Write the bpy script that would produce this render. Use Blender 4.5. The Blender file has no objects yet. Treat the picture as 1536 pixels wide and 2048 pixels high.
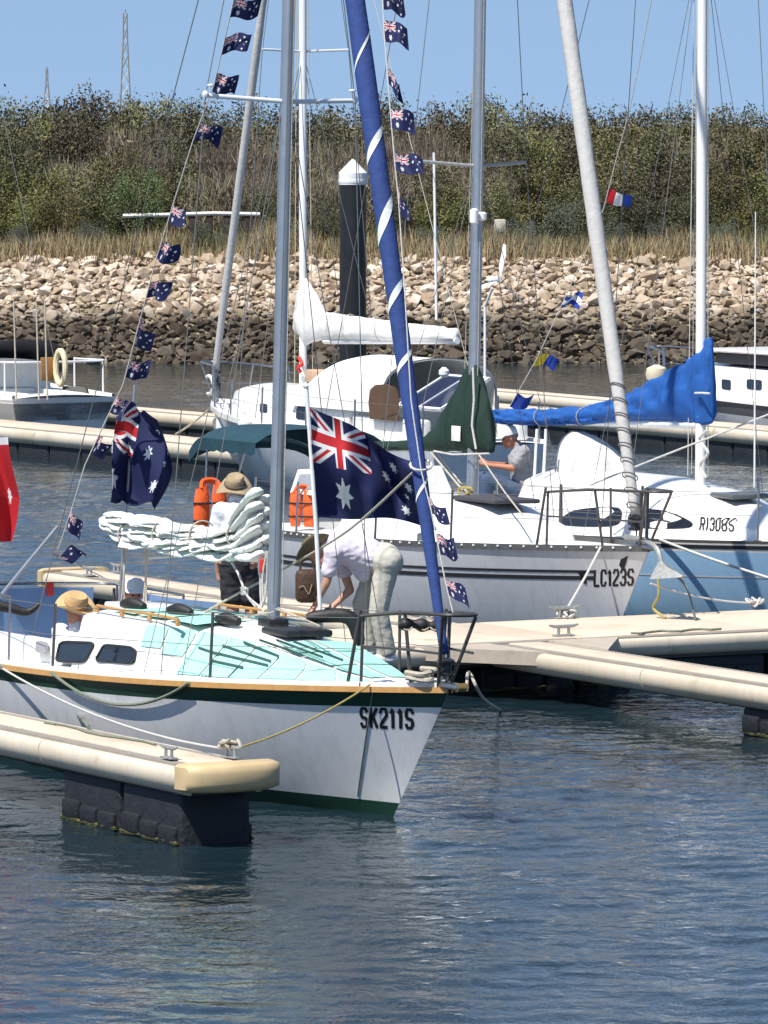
import bpy, bmesh, math, random
import numpy as np
from mathutils import Vector, Matrix, noise
R = math.radians
random.seed(7); rng = np.random.default_rng(7)
S = bpy.context.scene
C = S.collection

# ------------------------------------------------------------------ camera, world, sun, exposure
FP, YH, CH = 12000.0, 250.0, 5.77           # focal length in photo pixels, horizon row, eye height
PITCH = math.atan((1024 - YH) / FP)
cam = bpy.data.cameras.new('camera'); cam_o = bpy.data.objects.new('camera', cam); C.objects.link(cam_o)
cam.sensor_fit = 'HORIZONTAL'; cam.sensor_width = 36.0; cam.lens = FP / 1536.0 * 36.0
cam.clip_start = 1.0; cam.clip_end = 12000.0
cam_o.location = (0, 0, CH); cam_o.rotation_euler = (math.pi / 2 - PITCH, 0, 0)
S.camera = cam_o

SUN_EL, SUN_AZ = R(59), R(222)              # azimuth clockwise from +Y: high sun, behind the camera and to its left
w = bpy.data.worlds.new('World'); S.world = w; w.use_nodes = True
nt = w.node_tree; nt.nodes.clear()
out = nt.nodes.new('ShaderNodeOutputWorld'); bg = nt.nodes.new('ShaderNodeBackground')
sky = nt.nodes.new('ShaderNodeTexSky'); sky.sky_type = 'NISHITA'; sky.sun_disc = False
sky.sun_elevation = SUN_EL; sky.sun_rotation = SUN_AZ
sky.air_density = 1.0; sky.dust_density = 0.0; sky.ozone_density = 0.35; sky.altitude = 0
tc = nt.nodes.new('ShaderNodeTexCoord'); mp = nt.nodes.new('ShaderNodeMapping')
mp.inputs['Scale'].default_value = (1, 1, 0.80); mp.inputs['Location'].default_value = (0, 0, 0.24)
nt.links.new(tc.outputs['Generated'], mp.inputs['Vector']); nt.links.new(mp.outputs['Vector'], sky.inputs['Vector'])
nt.links.new(sky.outputs['Color'], bg.inputs['Color']); nt.links.new(bg.outputs['Background'], out.inputs['Surface'])
bg.inputs['Strength'].default_value = 0.105
sl = bpy.data.lights.new('sun', 'SUN'); sl.energy = 4.6; sl.angle = R(0.53); sl.color = (1.0, 0.955, 0.88)
so = bpy.data.objects.new('sun', sl); C.objects.link(so)
sd = Vector((math.sin(SUN_AZ) * math.cos(SUN_EL), math.cos(SUN_AZ) * math.cos(SUN_EL), math.sin(SUN_EL)))
so.rotation_euler = (-sd).to_track_quat('-Z', 'Y').to_euler(); so.location = (0, 0, 60)
S.view_settings.view_transform = 'Standard'; S.view_settings.look = 'None'
S.view_settings.exposure = 0.55; S.view_settings.gamma = 1.0; S.view_settings.use_curve_mapping = False

# ------------------------------------------------------------------ picture <-> place
_f = Vector((0, math.cos(PITCH), -math.sin(PITCH))); _u = Vector((0, math.sin(PITCH), math.cos(PITCH)))
CAM = Vector((0, 0, CH))
def ray(px, py): return _f + Vector((1, 0, 0)) * ((px - 768) / FP) + _u * ((1024 - py) / FP)
def at(px, py, Y):
    d = ray(px, py); return CAM + d * (Y / d.y)
def atz(px, py, z):
    d = ray(px, py); return CAM + d * ((z - CH) / d.z)
def pix(p):
    d = Vector(p) - CAM; t = d.dot(_f)
    return (768 + FP * d.x / t, 1024 - FP * d.dot(_u) / t)
FW = Vector((0.48, -0.877, 0)).normalized()  # along the berths, towards the right and nearer
WW = Vector((-FW.y, FW.x, 0))                # along the walkway, right and away
ANG = math.atan2(FW.y, FW.x)

# ------------------------------------------------------------------ materials
MATS = {}
def mat(name, col=(.5,.5,.5), rough=0.6, metal=0.0, var=0.0, scale=6.0, bump=0.0, bscale=40.0, island=0.0, coat=0.0, col2=None, streak=0.0, stain=0.0, spec=0.5):
    """procedural surface: base colour broken up by two noises, optional relief, optional change per loose piece"""
    if name in MATS: return MATS[name]
    m = bpy.data.materials.new(name); m.use_nodes = True; t = m.node_tree; n = t.nodes; L = t.links
    b = n['Principled BSDF']; b.inputs['Roughness'].default_value = rough; b.inputs['Metallic'].default_value = metal
    b.inputs['Coat Weight'].default_value = coat; b.inputs['Specular IOR Level'].default_value = spec
    g = n.new('ShaderNodeTexCoord'); last = None
    rgb = n.new('ShaderNodeRGB'); rgb.outputs[0].default_value = (*col, 1); last = rgb.outputs[0]
    if col2 is not None:
        nz = n.new('ShaderNodeTexNoise'); nz.inputs['Scale'].default_value = scale * 0.35; nz.inputs['Detail'].default_value = 5
        L.new(g.outputs['Object'], nz.inputs['Vector'])
        rp = n.new('ShaderNodeValToRGB'); rp.color_ramp.elements[0].position = 0.42; rp.color_ramp.elements[1].position = 0.62
        L.new(nz.outputs['Fac'], rp.inputs[0])
        mx = n.new('ShaderNodeMix'); mx.data_type = 'RGBA'; L.new(rp.outputs[0], mx.inputs['Factor'])
        L.new(last, mx.inputs[6]); mx.inputs[7].default_value = (*col2, 1); last = mx.outputs[2]
    if var > 0:
        nz = n.new('ShaderNodeTexNoise'); nz.inputs['Scale'].default_value = scale; nz.inputs['Detail'].default_value = 8; nz.inputs['Roughness'].default_value = 0.65
        L.new(g.outputs['Object'], nz.inputs['Vector'])
        mr = n.new('ShaderNodeMapRange'); mr.inputs[1].default_value = 0.25; mr.inputs[2].default_value = 0.75
        mr.inputs[3].default_value = 1 - var; mr.inputs[4].default_value = 1 + var; L.new(nz.outputs['Fac'], mr.inputs[0])
        hs = n.new('ShaderNodeHueSaturation'); L.new(last, hs.inputs['Color']); L.new(mr.outputs[0], hs.inputs['Value']); last = hs.outputs[0]
        mr2 = n.new('ShaderNodeMapRange'); mr2.inputs[3].default_value = max(0.03, rough - 0.12); mr2.inputs[4].default_value = min(1, rough + 0.12)
        L.new(nz.outputs['Fac'], mr2.inputs[0]); L.new(mr2.outputs[0], b.inputs['Roughness'])
    for amt, sc3, lo, hi in ((streak, (5.0, 5.0, 0.35), .48, .72), (stain, (1.1, 1.1, 1.1), .56, .70)):
        if amt <= 0: continue                      # run-off streaks and dirt patches
        mp_ = n.new('ShaderNodeMapping'); mp_.inputs['Scale'].default_value = sc3; L.new(g.outputs['Object'], mp_.inputs['Vector'])
        nz = n.new('ShaderNodeTexNoise'); nz.inputs['Scale'].default_value = 2.2; nz.inputs['Detail'].default_value = 9; nz.inputs['Roughness'].default_value = .7; L.new(mp_.outputs[0], nz.inputs['Vector'])
        mr = n.new('ShaderNodeMapRange'); mr.inputs[1].default_value = lo; mr.inputs[2].default_value = hi; mr.inputs[3].default_value = 1; mr.inputs[4].default_value = 1 - amt; L.new(nz.outputs['Fac'], mr.inputs[0])
        hs = n.new('ShaderNodeHueSaturation'); L.new(last, hs.inputs['Color']); L.new(mr.outputs[0], hs.inputs['Value']); last = hs.outputs[0]
    if island > 0:
        ge = n.new('ShaderNodeNewGeometry'); oi = n.new('ShaderNodeObjectInfo')
        ad = n.new('ShaderNodeMath'); ad.operation = 'ADD'; L.new(ge.outputs['Random Per Island'], ad.inputs[0]); L.new(oi.outputs['Random'], ad.inputs[1])
        fr = n.new('ShaderNodeMath'); fr.operation = 'FRACT'; L.new(ad.outputs[0], fr.inputs[0])
        mr = n.new('ShaderNodeMapRange'); mr.inputs[3].default_value = 1 - island; mr.inputs[4].default_value = 1 + island; L.new(fr.outputs[0], mr.inputs[0])
        mh = n.new('ShaderNodeMapRange'); mh.inputs[3].default_value = 0.5 - island * 0.05; mh.inputs[4].default_value = 0.5 + island * 0.05; L.new(oi.outputs['Random'], mh.inputs[0])
        hs = n.new('ShaderNodeHueSaturation'); L.new(last, hs.inputs['Color']); L.new(mr.outputs[0], hs.inputs['Value']); L.new(mh.outputs[0], hs.inputs['Hue'])
        ov = n.new('ShaderNodeMapRange'); ov.inputs[3].default_value = .62; ov.inputs[4].default_value = 1.28; L.new(oi.outputs['Random'], ov.inputs[0])
        mm = n.new('ShaderNodeMath'); mm.operation = 'MULTIPLY'; L.new(mr.outputs[0], mm.inputs[0]); L.new(ov.outputs[0], mm.inputs[1]); L.new(mm.outputs[0], hs.inputs['Value']); last = hs.outputs[0]
    L.new(last, b.inputs['Base Color'])
    if bump > 0:
        nz = n.new('ShaderNodeTexNoise'); nz.inputs['Scale'].default_value = bscale; nz.inputs['Detail'].default_value = 6
        L.new(g.outputs['Object'], nz.inputs['Vector'])
        bp = n.new('ShaderNodeBump'); bp.inputs['Strength'].default_value = min(1, bump); bp.inputs['Distance'].default_value = 0.02
        L.new(nz.outputs['Fac'], bp.inputs['Height']); L.new(bp.outputs[0], b.inputs['Normal'])
    MATS[name] = m; return m

# ------------------------------------------------------------------ mesh collecting
class MB:
    def __init__(s): s.v = []; s.f = []
    def add(s, vs, fs):
        o = len(s.v); s.v += [tuple(x) for x in vs]; s.f += [tuple(i + o for i in q) for q in fs]; return s
    def box(s, c, d, m=None, bev=0.0):
        c = Vector(c); h = Vector(d) * 0.5
        if bev > 0:
            bm = bmesh.new(); bmesh.ops.create_cube(bm, size=1.0)
            for q in bm.verts: q.co = Vector((q.co.x * d[0], q.co.y * d[1], q.co.z * d[2]))
            bmesh.ops.bevel(bm, geom=list(bm.edges), offset=bev, segments=2, affect='EDGES', profile=0.5)
            bm.verts.index_update()
            vs = [(m @ q.co if m else q.co) + c for q in bm.verts]; fs = [[q.index for q in f.verts] for f in bm.faces]; bm.free()
            return s.add(vs, fs)
        vs = [Vector((x * h.x, y * h.y, z * h.z)) for x in (-1, 1) for y in (-1, 1) for z in (-1, 1)]
        vs = [(m @ q if m else q) + c for q in vs]
        return s.add(vs, [(0, 1, 3, 2), (4, 6, 7, 5), (0, 4, 5, 1), (2, 3, 7, 6), (0, 2, 6, 4), (1, 5, 7, 3)])
    def tube(s, pts, r, n=8, cap=True, ell=None, closed=False):
        P = [Vector(p) for p in pts]; k = len(P)
        rad = [r(i / max(1, k - 1)) if callable(r) else (r[i] if isinstance(r, (list, tuple)) else r) for i in range(k)]
        T = []
        for i in range(k):
            a = P[max(0, i - 1)] if not closed else P[(i - 1) % k]; b = P[min(k - 1, i + 1)] if not closed else P[(i + 1) % k]
            T.append((b - a).normalized() if (b - a).length > 1e-9 else Vector((0, 0, 1)))
        up = Vector((0, 0, 1)) if abs(T[0].z) < 0.9 else Vector((1, 0, 0))
        nn = (up - T[0] * up.dot(T[0])).normalized(); vs = []
        for i in range(k):
            nn = (nn - T[i] * nn.dot(T[i])); nn = nn.normalized() if nn.length > 1e-6 else T[i].orthogonal().normalized()
            bb = T[i].cross(nn)
            for j in range(n):
                a = 2 * math.pi * j / n
                e = ell if ell else (1, 1)
                vs.append(P[i] + nn * (math.cos(a) * rad[i] * e[0]) + bb * (math.sin(a) * rad[i] * e[1]))
        fs = []
        m_ = k if closed else k - 1
        for i in range(m_):
            for j in range(n):
                a = i * n + j; b = i * n + (j + 1) % n; i2 = (i + 1) % k
                fs.append((a, b, i2 * n + (j + 1) % n, i2 * n + j))
        if cap and not closed: fs += [tuple(range(n - 1, -1, -1)), tuple((k - 1) * n + j for j in range(n))]
        return s.add(vs, fs)
    def grid(s, fn, nu, nv, closeu=False, keep=None):
        vs = [fn(i / nu, j / nv) for i in range(nu + 1) for j in range(nv + 1)]
        fs = [(i * (nv + 1) + j, (i + 1) * (nv + 1) + j, (i + 1) * (nv + 1) + j + 1, i * (nv + 1) + j + 1)
              for i in range(nu) for j in range(nv) if keep is None or keep(i, j)]
        return s.add(vs, fs)
    def lathe(s, prof, n=16, base=(0, 0, 0), m=None):
        base = Vector(base); vs = []; k = len(prof)
        for (r, z) in prof:
            for j in range(n):
                a = 2 * math.pi * j / n; q = Vector((r * math.cos(a), r * math.sin(a), z)); vs.append((m @ q if m else q) + base)
        fs = [(i * n + j, i * n + (j + 1) % n, (i + 1) * n + (j + 1) % n, (i + 1) * n + j) for i in range(k - 1) for j in range(n)]
        fs += [tuple(range(n - 1, -1, -1)), tuple((k - 1) * n + j for j in range(n))]
        return s.add(vs, fs)
    def poly(s, pts, thick):
        """closed outline given as 3-D points, pushed along the vector `thick`"""
        P = [Vector(p) for p in pts]; t = Vector(thick); n = len(P)
        return s.add(P + [p + t for p in P], [tuple(range(n - 1, -1, -1)), tuple(range(n, 2 * n))] + [(i, (i + 1) % n, n + (i + 1) % n, n + i) for i in range(n)])
    def strip(s, A, B):
        n = len(A); return s.add(list(A) + list(B), [(i, i + 1, n + i + 1, n + i) for i in range(n - 1)])
    def build(s, name, m, parent=None, smooth=True, world=False, ang=40):
        vs = s.v
        if world and parent is not None:
            iv = WM[parent.name].inverted(); vs = [iv @ Vector(p) for p in vs]
        me = bpy.data.meshes.new(name); me.from_pydata([tuple(p) for p in vs], [], s.f); me.update()
        bm = bmesh.new(); bm.from_mesh(me); bmesh.ops.recalc_face_normals(bm, faces=bm.faces); bm.to_mesh(me); bm.free()
        return link(name, me, m, parent, smooth, ang)
WM = {}
def link(name, me, m, parent=None, smooth=True, ang=40):
    o = bpy.data.objects.new(name, me); C.objects.link(o)
    if m is not None: me.materials.append(mat(m) if isinstance(m, str) else m)
    if smooth:
        me.polygons.foreach_set('use_smooth', [True] * len(me.polygons))
        if ang < 180: me.set_sharp_from_angle(angle=R(ang))
    if parent is not None: o.parent = parent
    WM[o.name] = WM[parent.name].copy() if parent is not None else Matrix.Identity(4)
    return o
def tag(o, label=None, cat=None, group=None, kind=None):
    if label: o['label'] = label
    if cat: o['category'] = cat
    if group: o['group'] = group
    if kind: o['kind'] = kind
    return o
def thing(name, label, cat, loc=(0, 0, 0), rot=(0, 0, 0), group=None):
    o = bpy.data.objects.new(name, None); C.objects.link(o); o.location = loc; o.rotation_euler = rot
    o.empty_display_size = 0.2
    WM[o.name] = Matrix.LocRotScale(Vector(loc), __import__('mathutils').Euler(rot), None)
    return tag(o, label, cat, group)
def shareobj(name, me, parent, mtx):
    o = bpy.data.objects.new(name, me); C.objects.link(o); o.parent = parent; o.matrix_basis = mtx; return o
def lerp(a, b, t): return a + (b - a) * t
def interp(tab, x):
    if x <= tab[0][0]: return tab[0][1]
    for (a, va), (b, vb) in zip(tab, tab[1:]):
        if x <= b:
            t = (x - a) / (b - a); return va + (vb - va) * t
    return tab[-1][1]
def sag(a, b, d, n=16):
    a = Vector(a); b = Vector(b)
    return [a.lerp(b, i / n) - Vector((0, 0, d * 4 * (i / n) * (1 - i / n))) for i in range(n + 1)]
def bez(P, n=16):
    """smooth curve through the points"""
    P = [Vector(p) for p in P]; Q = [P[0] * 2 - P[1]] + P + [P[-1] * 2 - P[-2]]; o = []
    for i in range(1, len(Q) - 2):
        for k in range(n):
            t = k / n; a, b, c, d = Q[i - 1], Q[i], Q[i + 1], Q[i + 2]
            o.append(0.5 * ((2 * b) + (c - a) * t + (2 * a - 5 * b + 4 * c - d) * t * t + (-a + 3 * b - 3 * c + d) * t ** 3))
    o.append(P[-1]); return o

# shared surfaces
mat('gelcoat white', (0.80, 0.785, 0.745), 0.25, var=0.04, scale=2.5, coat=0.2, streak=.10, stain=.10)
mat('hull white', (0.74, 0.74, 0.745), 0.25, var=0.05, scale=1.5, coat=0.25, streak=.14, stain=.08)
mat('deck white', (0.78, 0.78, 0.75), 0.45, var=0.06, scale=5, stain=.15)
mat('mint nonskid', (0.33, 0.64, 0.55), 0.7, var=0.10, scale=7, stain=.12, bump=0.3, bscale=160)
mat('dark green paint', (0.012, 0.045, 0.032), 0.45, spec=.25, var=0.12, scale=3)
mat('varnished wood', (0.50, 0.27, 0.09), 0.4, var=0.2, scale=14)
mat('alloy', (0.42, 0.44, 0.46), 0.38, metal=0.75, var=0.1, scale=8)
mat('white spar', (0.78, 0.78, 0.77), 0.35, var=0.06, scale=5)
mat('steel', (0.34, 0.34, 0.34), 0.28, metal=0.9, var=0.1, scale=20)
mat('dark steel', (0.10, 0.095, 0.09), 0.4, metal=0.5, var=0.15, scale=20)
mat('wire', (0.20, 0.20, 0.19), 0.45, metal=0.4)
mat('rope', (0.55, 0.50, 0.40), 0.9, var=0.25, scale=60, bump=0.8, bscale=180)
mat('rope white', (0.68, 0.66, 0.62), 0.9, var=0.2, scale=60, bump=0.8, bscale=180)
mat('rope green', (0.22, 0.25, 0.19), 0.9, var=0.2, scale=60, bump=0.8, bscale=180)
mat('rope yellow', (0.45, 0.36, 0.12), 0.9, var=0.3, scale=60, bump=0.8, bscale=180)
mat('black rubber', (0.012, 0.012, 0.013), 0.6, var=0.3, scale=12, bump=0.2)
mat('black plastic', (0.02, 0.02, 0.022), 0.4, var=0.2, scale=12)
mat('window tint', (0.010, 0.011, 0.014), 0.08, coat=0.5)
mat('letter black', (0.012, 0.012, 0.013), 0.5)
mat('blue canvas', (0.020, 0.050, 0.19), 0.85, var=0.22, scale=5, bump=0.5, bscale=14)
mat('bright blue canvas', (0.008, 0.085, 0.33), 0.8, var=0.20, scale=4, bump=0.5, bscale=10)
mat('green canvas', (0.005, 0.026, 0.017), 0.85, var=0.3, scale=5, bump=0.5, bscale=12)
mat('teal canvas', (0.008, 0.045, 0.065), 0.85, var=0.3, scale=6, bump=0.4, bscale=14)
mat('white canvas', (0.74, 0.73, 0.70), 0.85, var=0.10, scale=4, bump=0.5, bscale=12)
mat('grey canvas', (0.48, 0.47, 0.45), 0.85, var=0.10, scale=5, bump=0.4, bscale=14)
mat('sailcloth', (0.70, 0.70, 0.665), 0.8, var=0.08, scale=4, bump=0.5, bscale=16, col2=(0.60, 0.67, 0.62))
mat('dock cream', (0.63, 0.52, 0.405), 0.75, var=0.10, scale=3, bump=0.25, bscale=90, stain=.30, col2=(0.56, 0.455, 0.345))
mat('dock tube', (0.64, 0.56, 0.44), 0.5, var=0.10, scale=2.2, stain=.28, streak=.12, col2=(0.57, 0.49, 0.37))
mat('dock trim', (0.26, 0.235, 0.20), 0.7, var=0.2, scale=8)
mat('dock frame', (0.05, 0.05, 0.05), 0.7, var=0.3, scale=6)
mat('cap cream', (0.60, 0.46, 0.26), 0.5, var=0.08, scale=5, col2=(0.52, 0.39, 0.21))
mat('float black', (0.009, 0.010, 0.014), 0.65, var=0.5, scale=6, bump=0.6, bscale=20)
mat('algae', (0.075, 0.075, 0.02), 0.95, var=0.5, scale=20, bump=1, bscale=40)
mat('galvanised', (0.40, 0.40, 0.38), 0.5, metal=0.6, var=0.2, scale=20)
mat('skin', (0.52, 0.27, 0.18), 0.6, var=0.12, scale=14)
mat('red', (0.55, 0.03, 0.02), 0.6, var=0.15, scale=10)
mat('orange', (0.85, 0.12, 0.02), 0.7, var=0.15, scale=10, bump=0.3)
# ------------------------------------------------------------------ water
def make_water():
    ys = [30.0]
    while ys[-1] < 152: ys.append(ys[-1] * 1.00125)
    ys = np.array([-40, 0, 20] + ys + [175, 600, 5000.0])
    xi = np.arange(-11, 11.01, 0.085); xo = np.array([13, 17, 24, 40, 90, 400, 3000.0])
    xs = np.concatenate([-xo[::-1], xi, xo])
    X, Y = np.meshgrid(xs, ys); Z = np.zeros_like(X)
    r = np.random.default_rng(3)
    spx = np.gradient(xs)[None, :]; spy = np.gradient(ys)[:, None]; sp = np.maximum(spx, spy)
    for k in range(64):
        lam = 0.22 * (11 ** (k / 63.0)); th = R(250) + r.normal(0, 0.75); ph = r.uniform(0, 6.28)
        kx, ky = math.cos(th) * 2 * math.pi / lam, math.sin(th) * 2 * math.pi / lam
        slope = 0.017 if lam < 0.55 else 0.006
        fade = np.clip((lam / sp - 2.2) / 2.0, 0, 1)
        env = 0.6 + 0.4 * np.sin(X * r.uniform(.15, .5) + Y * r.uniform(.05, .3) + r.uniform(0, 6))
        Z += slope * lam / (2 * math.pi) * 1.4 * np.sin(kx * X + ky * Y + ph) * fade * env
    ny, nx = X.shape
    co = np.stack([X, Y, Z], -1).reshape(-1, 3).astype(np.float32)
    i = np.arange(ny - 1)[:, None] * nx + np.arange(nx - 1)[None, :]
    q = np.stack([i, i + 1, i + nx + 1, i + nx], -1).reshape(-1, 4).astype(np.int32)
    me = bpy.data.meshes.new('water'); me.vertices.add(len(co)); me.vertices.foreach_set('co', co.ravel())
    me.loops.add(q.size); me.loops.foreach_set('vertex_index', q.ravel())
    me.polygons.add(len(q)); me.polygons.foreach_set('loop_start', np.arange(0, q.size, 4, dtype=np.int32))
    me.polygons.foreach_set('use_smooth', np.ones(len(q), bool)); me.update(); me.validate()
    m = bpy.data.materials.new('water'); m.use_nodes = True; n = m.node_tree.nodes; L = m.node_tree.links
    b = n['Principled BSDF']; b.inputs['Base Color'].default_value = (0.010, 0.023, 0.031, 1); b.inputs['Roughness'].default_value = 0.035
    b.inputs['IOR'].default_value = 1.333
    g = n.new('ShaderNodeTexCoord')
    n1 = n.new('ShaderNodeTexNoise'); n1.inputs['Scale'].default_value = 6.5; n1.inputs['Detail'].default_value = 4; n1.inputs['Roughness'].default_value = 0.5; n1.inputs['Distortion'].default_value = 0.4
    mpg = n.new('ShaderNodeMapping'); mpg.inputs['Scale'].default_value = (1.0, 0.75, 1); mpg.inputs['Rotation'].default_value = (0, 0, R(12))
    L.new(g.outputs['Object'], mpg.inputs['Vector']); L.new(mpg.outputs['Vector'], n1.inputs['Vector'])
    bp = n.new('ShaderNodeBump'); bp.inputs['Strength'].default_value = 0.7; bp.inputs['Distance'].default_value = 0.040
    n3 = n.new('ShaderNodeTexNoise'); n3.inputs['Scale'].default_value = .22; n3.inputs['Detail'].default_value = 3; L.new(g.outputs['Object'], n3.inputs['Vector'])
    mg = n.new('ShaderNodeMapRange'); mg.inputs[1].default_value = .35; mg.inputs[2].default_value = .65; mg.inputs[3].default_value = .30; mg.inputs[4].default_value = .85; L.new(n3.outputs['Fac'], mg.inputs[0]); L.new(mg.outputs[0], bp.inputs['Strength'])   # calmer and ruffled patches
    L.new(n1.outputs['Fac'], bp.inputs['Height']); L.new(bp.outputs['Normal'], b.inputs['Normal'])
    o = link('water', me, m, None, False); tag(o, kind='structure')
make_water()

# ------------------------------------------------------------------ far bank: ground, grass, rocks, trees
SH = atz(768, 726, 0).y                     # water's edge
TOPZ = 2.35
def bank_z(Y, X=0):
    t = Y - SH
    if t < 0: return max(-1.2, t * 0.6)
    if t < 3.9: return t / 3.9 * TOPZ
    return TOPZ + min(0.12, (t - 3.9) * 0.03)
mat('soil', (0.26, 0.20, 0.13), 0.95, var=0.25, scale=2, bump=0.8, bscale=9, col2=(0.20, 0.17, 0.10))
ysb = [SH - 3, SH - 1, SH, SH + 1, SH + 2, SH + 3, SH + 3.9, SH + 5, SH + 7, SH + 10, SH + 15, SH + 25, SH + 60, SH + 300, 3000, 11000]
xsb = [-6000, -800, -100] + list(range(-40, 41, 2)) + [100, 800, 6000]
b = MB(); b.v = [(x, y, bank_z(y) + (0.05 * noise.noise((x * .7, y * .7, 0)) if y < SH + 30 else 0)) for y in ysb for x in xsb]
nx = len(xsb); b.f = [(j * nx + i, j * nx + i + 1, (j + 1) * nx + i + 1, (j + 1) * nx + i) for j in range(len(ysb) - 1) for i in range(nx - 1)]
bank = tag(b.build('bank', 'soil', None, True, ang=180), kind='structure')

# rock armour: pale and dry above the tide line, dark brown below it
def rock_mat():
    m = bpy.data.materials.new('rock'); m.use_nodes = True; n = m.node_tree.nodes; L = m.node_tree.links; b = n['Principled BSDF']
    b.inputs['Roughness'].default_value = 0.9
    ge = n.new('ShaderNodeNewGeometry'); oi = n.new('ShaderNodeObjectInfo')
    ad = n.new('ShaderNodeMath'); ad.operation = 'ADD'; L.new(ge.outputs['Random Per Island'], ad.inputs[0]); L.new(oi.outputs['Random'], ad.inputs[1])
    fr = n.new('ShaderNodeMath'); fr.operation = 'FRACT'; L.new(ad.outputs[0], fr.inputs[0])
    rp = n.new('ShaderNodeValToRGB'); e = rp.color_ramp.elements
    e[0].position = 0; e[0].color = (0.27, 0.195, 0.13, 1); e[1].position = 1; e[1].color = (0.64, 0.56, 0.46, 1)
    for p, c in ((0.3, (0.38, 0.29, 0.20, 1)), (0.6, (0.47, 0.375, 0.28, 1)), (0.85, (0.53, 0.44, 0.345, 1))):
        k = e.new(p); k.color = c
    L.new(fr.outputs[0], rp.inputs[0])
    nz = n.new('ShaderNodeTexNoise'); nz.inputs['Scale'].default_value = 6; nz.inputs['Detail'].default_value = 8; L.new(ge.outputs['Position'], nz.inputs['Vector'])
    mr = n.new('ShaderNodeMapRange'); mr.inputs[3].default_value = 0.65; mr.inputs[4].default_value = 1.35; L.new(nz.outputs['Fac'], mr.inputs[0])
    hs = n.new('ShaderNodeHueSaturation'); L.new(rp.outputs[0], hs.inputs['Color']); L.new(mr.outputs[0], hs.inputs['Value'])
    sx = n.new('ShaderNodeSeparateXYZ'); L.new(ge.outputs['Position'], sx.inputs[0])
    n2 = n.new('ShaderNodeTexNoise'); n2.inputs['Scale'].default_value = 0.8; n2.inputs['Detail'].default_value = 4; L.new(ge.outputs['Position'], n2.inputs['Vector'])
    ma = n.new('ShaderNodeMath'); ma.operation = 'MULTIPLY_ADD'; ma.inputs[1].default_value = -0.8; L.new(n2.outputs['Fac'], ma.inputs[0]); L.new(sx.outputs['Z'], ma.inputs[2])
    m2 = n.new('ShaderNodeMapRange'); m2.inputs[1].default_value = 0.55; m2.inputs[2].default_value = 1.0; L.new(ma.outputs[0], m2.inputs[0])
    mx = n.new('ShaderNodeMix'); mx.data_type = 'RGBA'; mx.blend_type = 'MULTIPLY'; mx.inputs['Factor'].default_value = 1.0
    r2 = n.new('ShaderNodeValToRGB'); r2.color_ramp.elements[0].color = (0.17, 0.16, 0.145, 1); r2.color_ramp.elements[1].color = (1, 1, 1, 1)
    L.new(m2.outputs[0], r2.inputs[0]); L.new(hs.outputs[0], mx.inputs[6]); L.new(r2.outputs[0], mx.inputs[7]); L.new(mx.outputs[2], b.inputs['Base Color'])
    bp = n.new('ShaderNodeBump'); bp.inputs['Strength'].default_value = 0.7; bp.inputs['Distance'].default_value = 0.03; L.new(nz.outputs['Fac'], bp.inputs['Height']); L.new(bp.outputs[0], b.inputs['Normal'])
    return m
ROCK = rock_mat()
def rock_shape(k):
    r = random.Random(k); bm = bmesh.new()
    for _ in range(15):
        d = Vector((r.gauss(0, 1), r.gauss(0, 1), r.gauss(0, 1))).normalized()
        bm.verts.new(Vector((d.x * 0.62, d.y * 0.5, d.z * 0.42)) * r.uniform(0.8, 1.0))
    g = bmesh.ops.convex_hull(bm, input=bm.verts)
    bmesh.ops.delete(bm, geom=[e for e in g['geom_interior'] if isinstance(e, bmesh.types.BMVert)], context='VERTS')
    me = bpy.data.meshes.new('rock'); bm.to_mesh(me); bm.free(); me.materials.append(ROCK); return me
RV = [rock_shape(k) for k in range(12)]
RG = [(np.array([v.co[:] for v in me.vertices]), [tuple(p.vertices) for p in me.polygons]) for me in RV]
rocks = []
t = -0.35; row = 0
while t < 4.15:
    step = random.uniform(0.115, 0.145); x = -16 + random.random() * .3
    while x < 16:
        sz = random.choices([random.uniform(.12, .19), random.uniform(.19, .28), random.uniform(.28, .42), random.uniform(.42, .58)], [5, 5, 1.6, .25])[0]
        rocks.append((x + random.uniform(-.05, .05), SH + t + random.uniform(-.09, .09), sz)); x += sz * random.uniform(0.55, 0.72)
    t += step; row += 1
def rock_mtx(x, y, sz):
    z = bank_z(y) + sz * 0.1 + random.uniform(-.02, .05)
    e = __import__('mathutils').Euler((random.uniform(-.6, .6) + .5, random.uniform(-.5, .5), random.uniform(0, 6.28)))
    return Matrix.LocRotScale(Vector((x, y, z)), e, Vector((sz, sz * random.uniform(.8, 1.1), sz * random.uniform(.75, 1.05))))
inview = sorted([q for q in rocks if abs(q[0]) < 9.3 and q[1] > SH - .1], key=lambda q: -q[2])[:300]
pick = set(inview); rest = MB()
for q in rocks:
    k = random.randrange(12); mx = rock_mtx(*q)
    if q in pick: shareobj('rock', RV[k], bank, mx)
    else:
        a = np.array(mx); vv = RG[k][0] @ a[:3, :3].T + a[:3, 3]; rest.add(vv.tolist(), RG[k][1])
tag(rest.build('rock_armour', ROCK, bank, False), kind='stuff')

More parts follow.
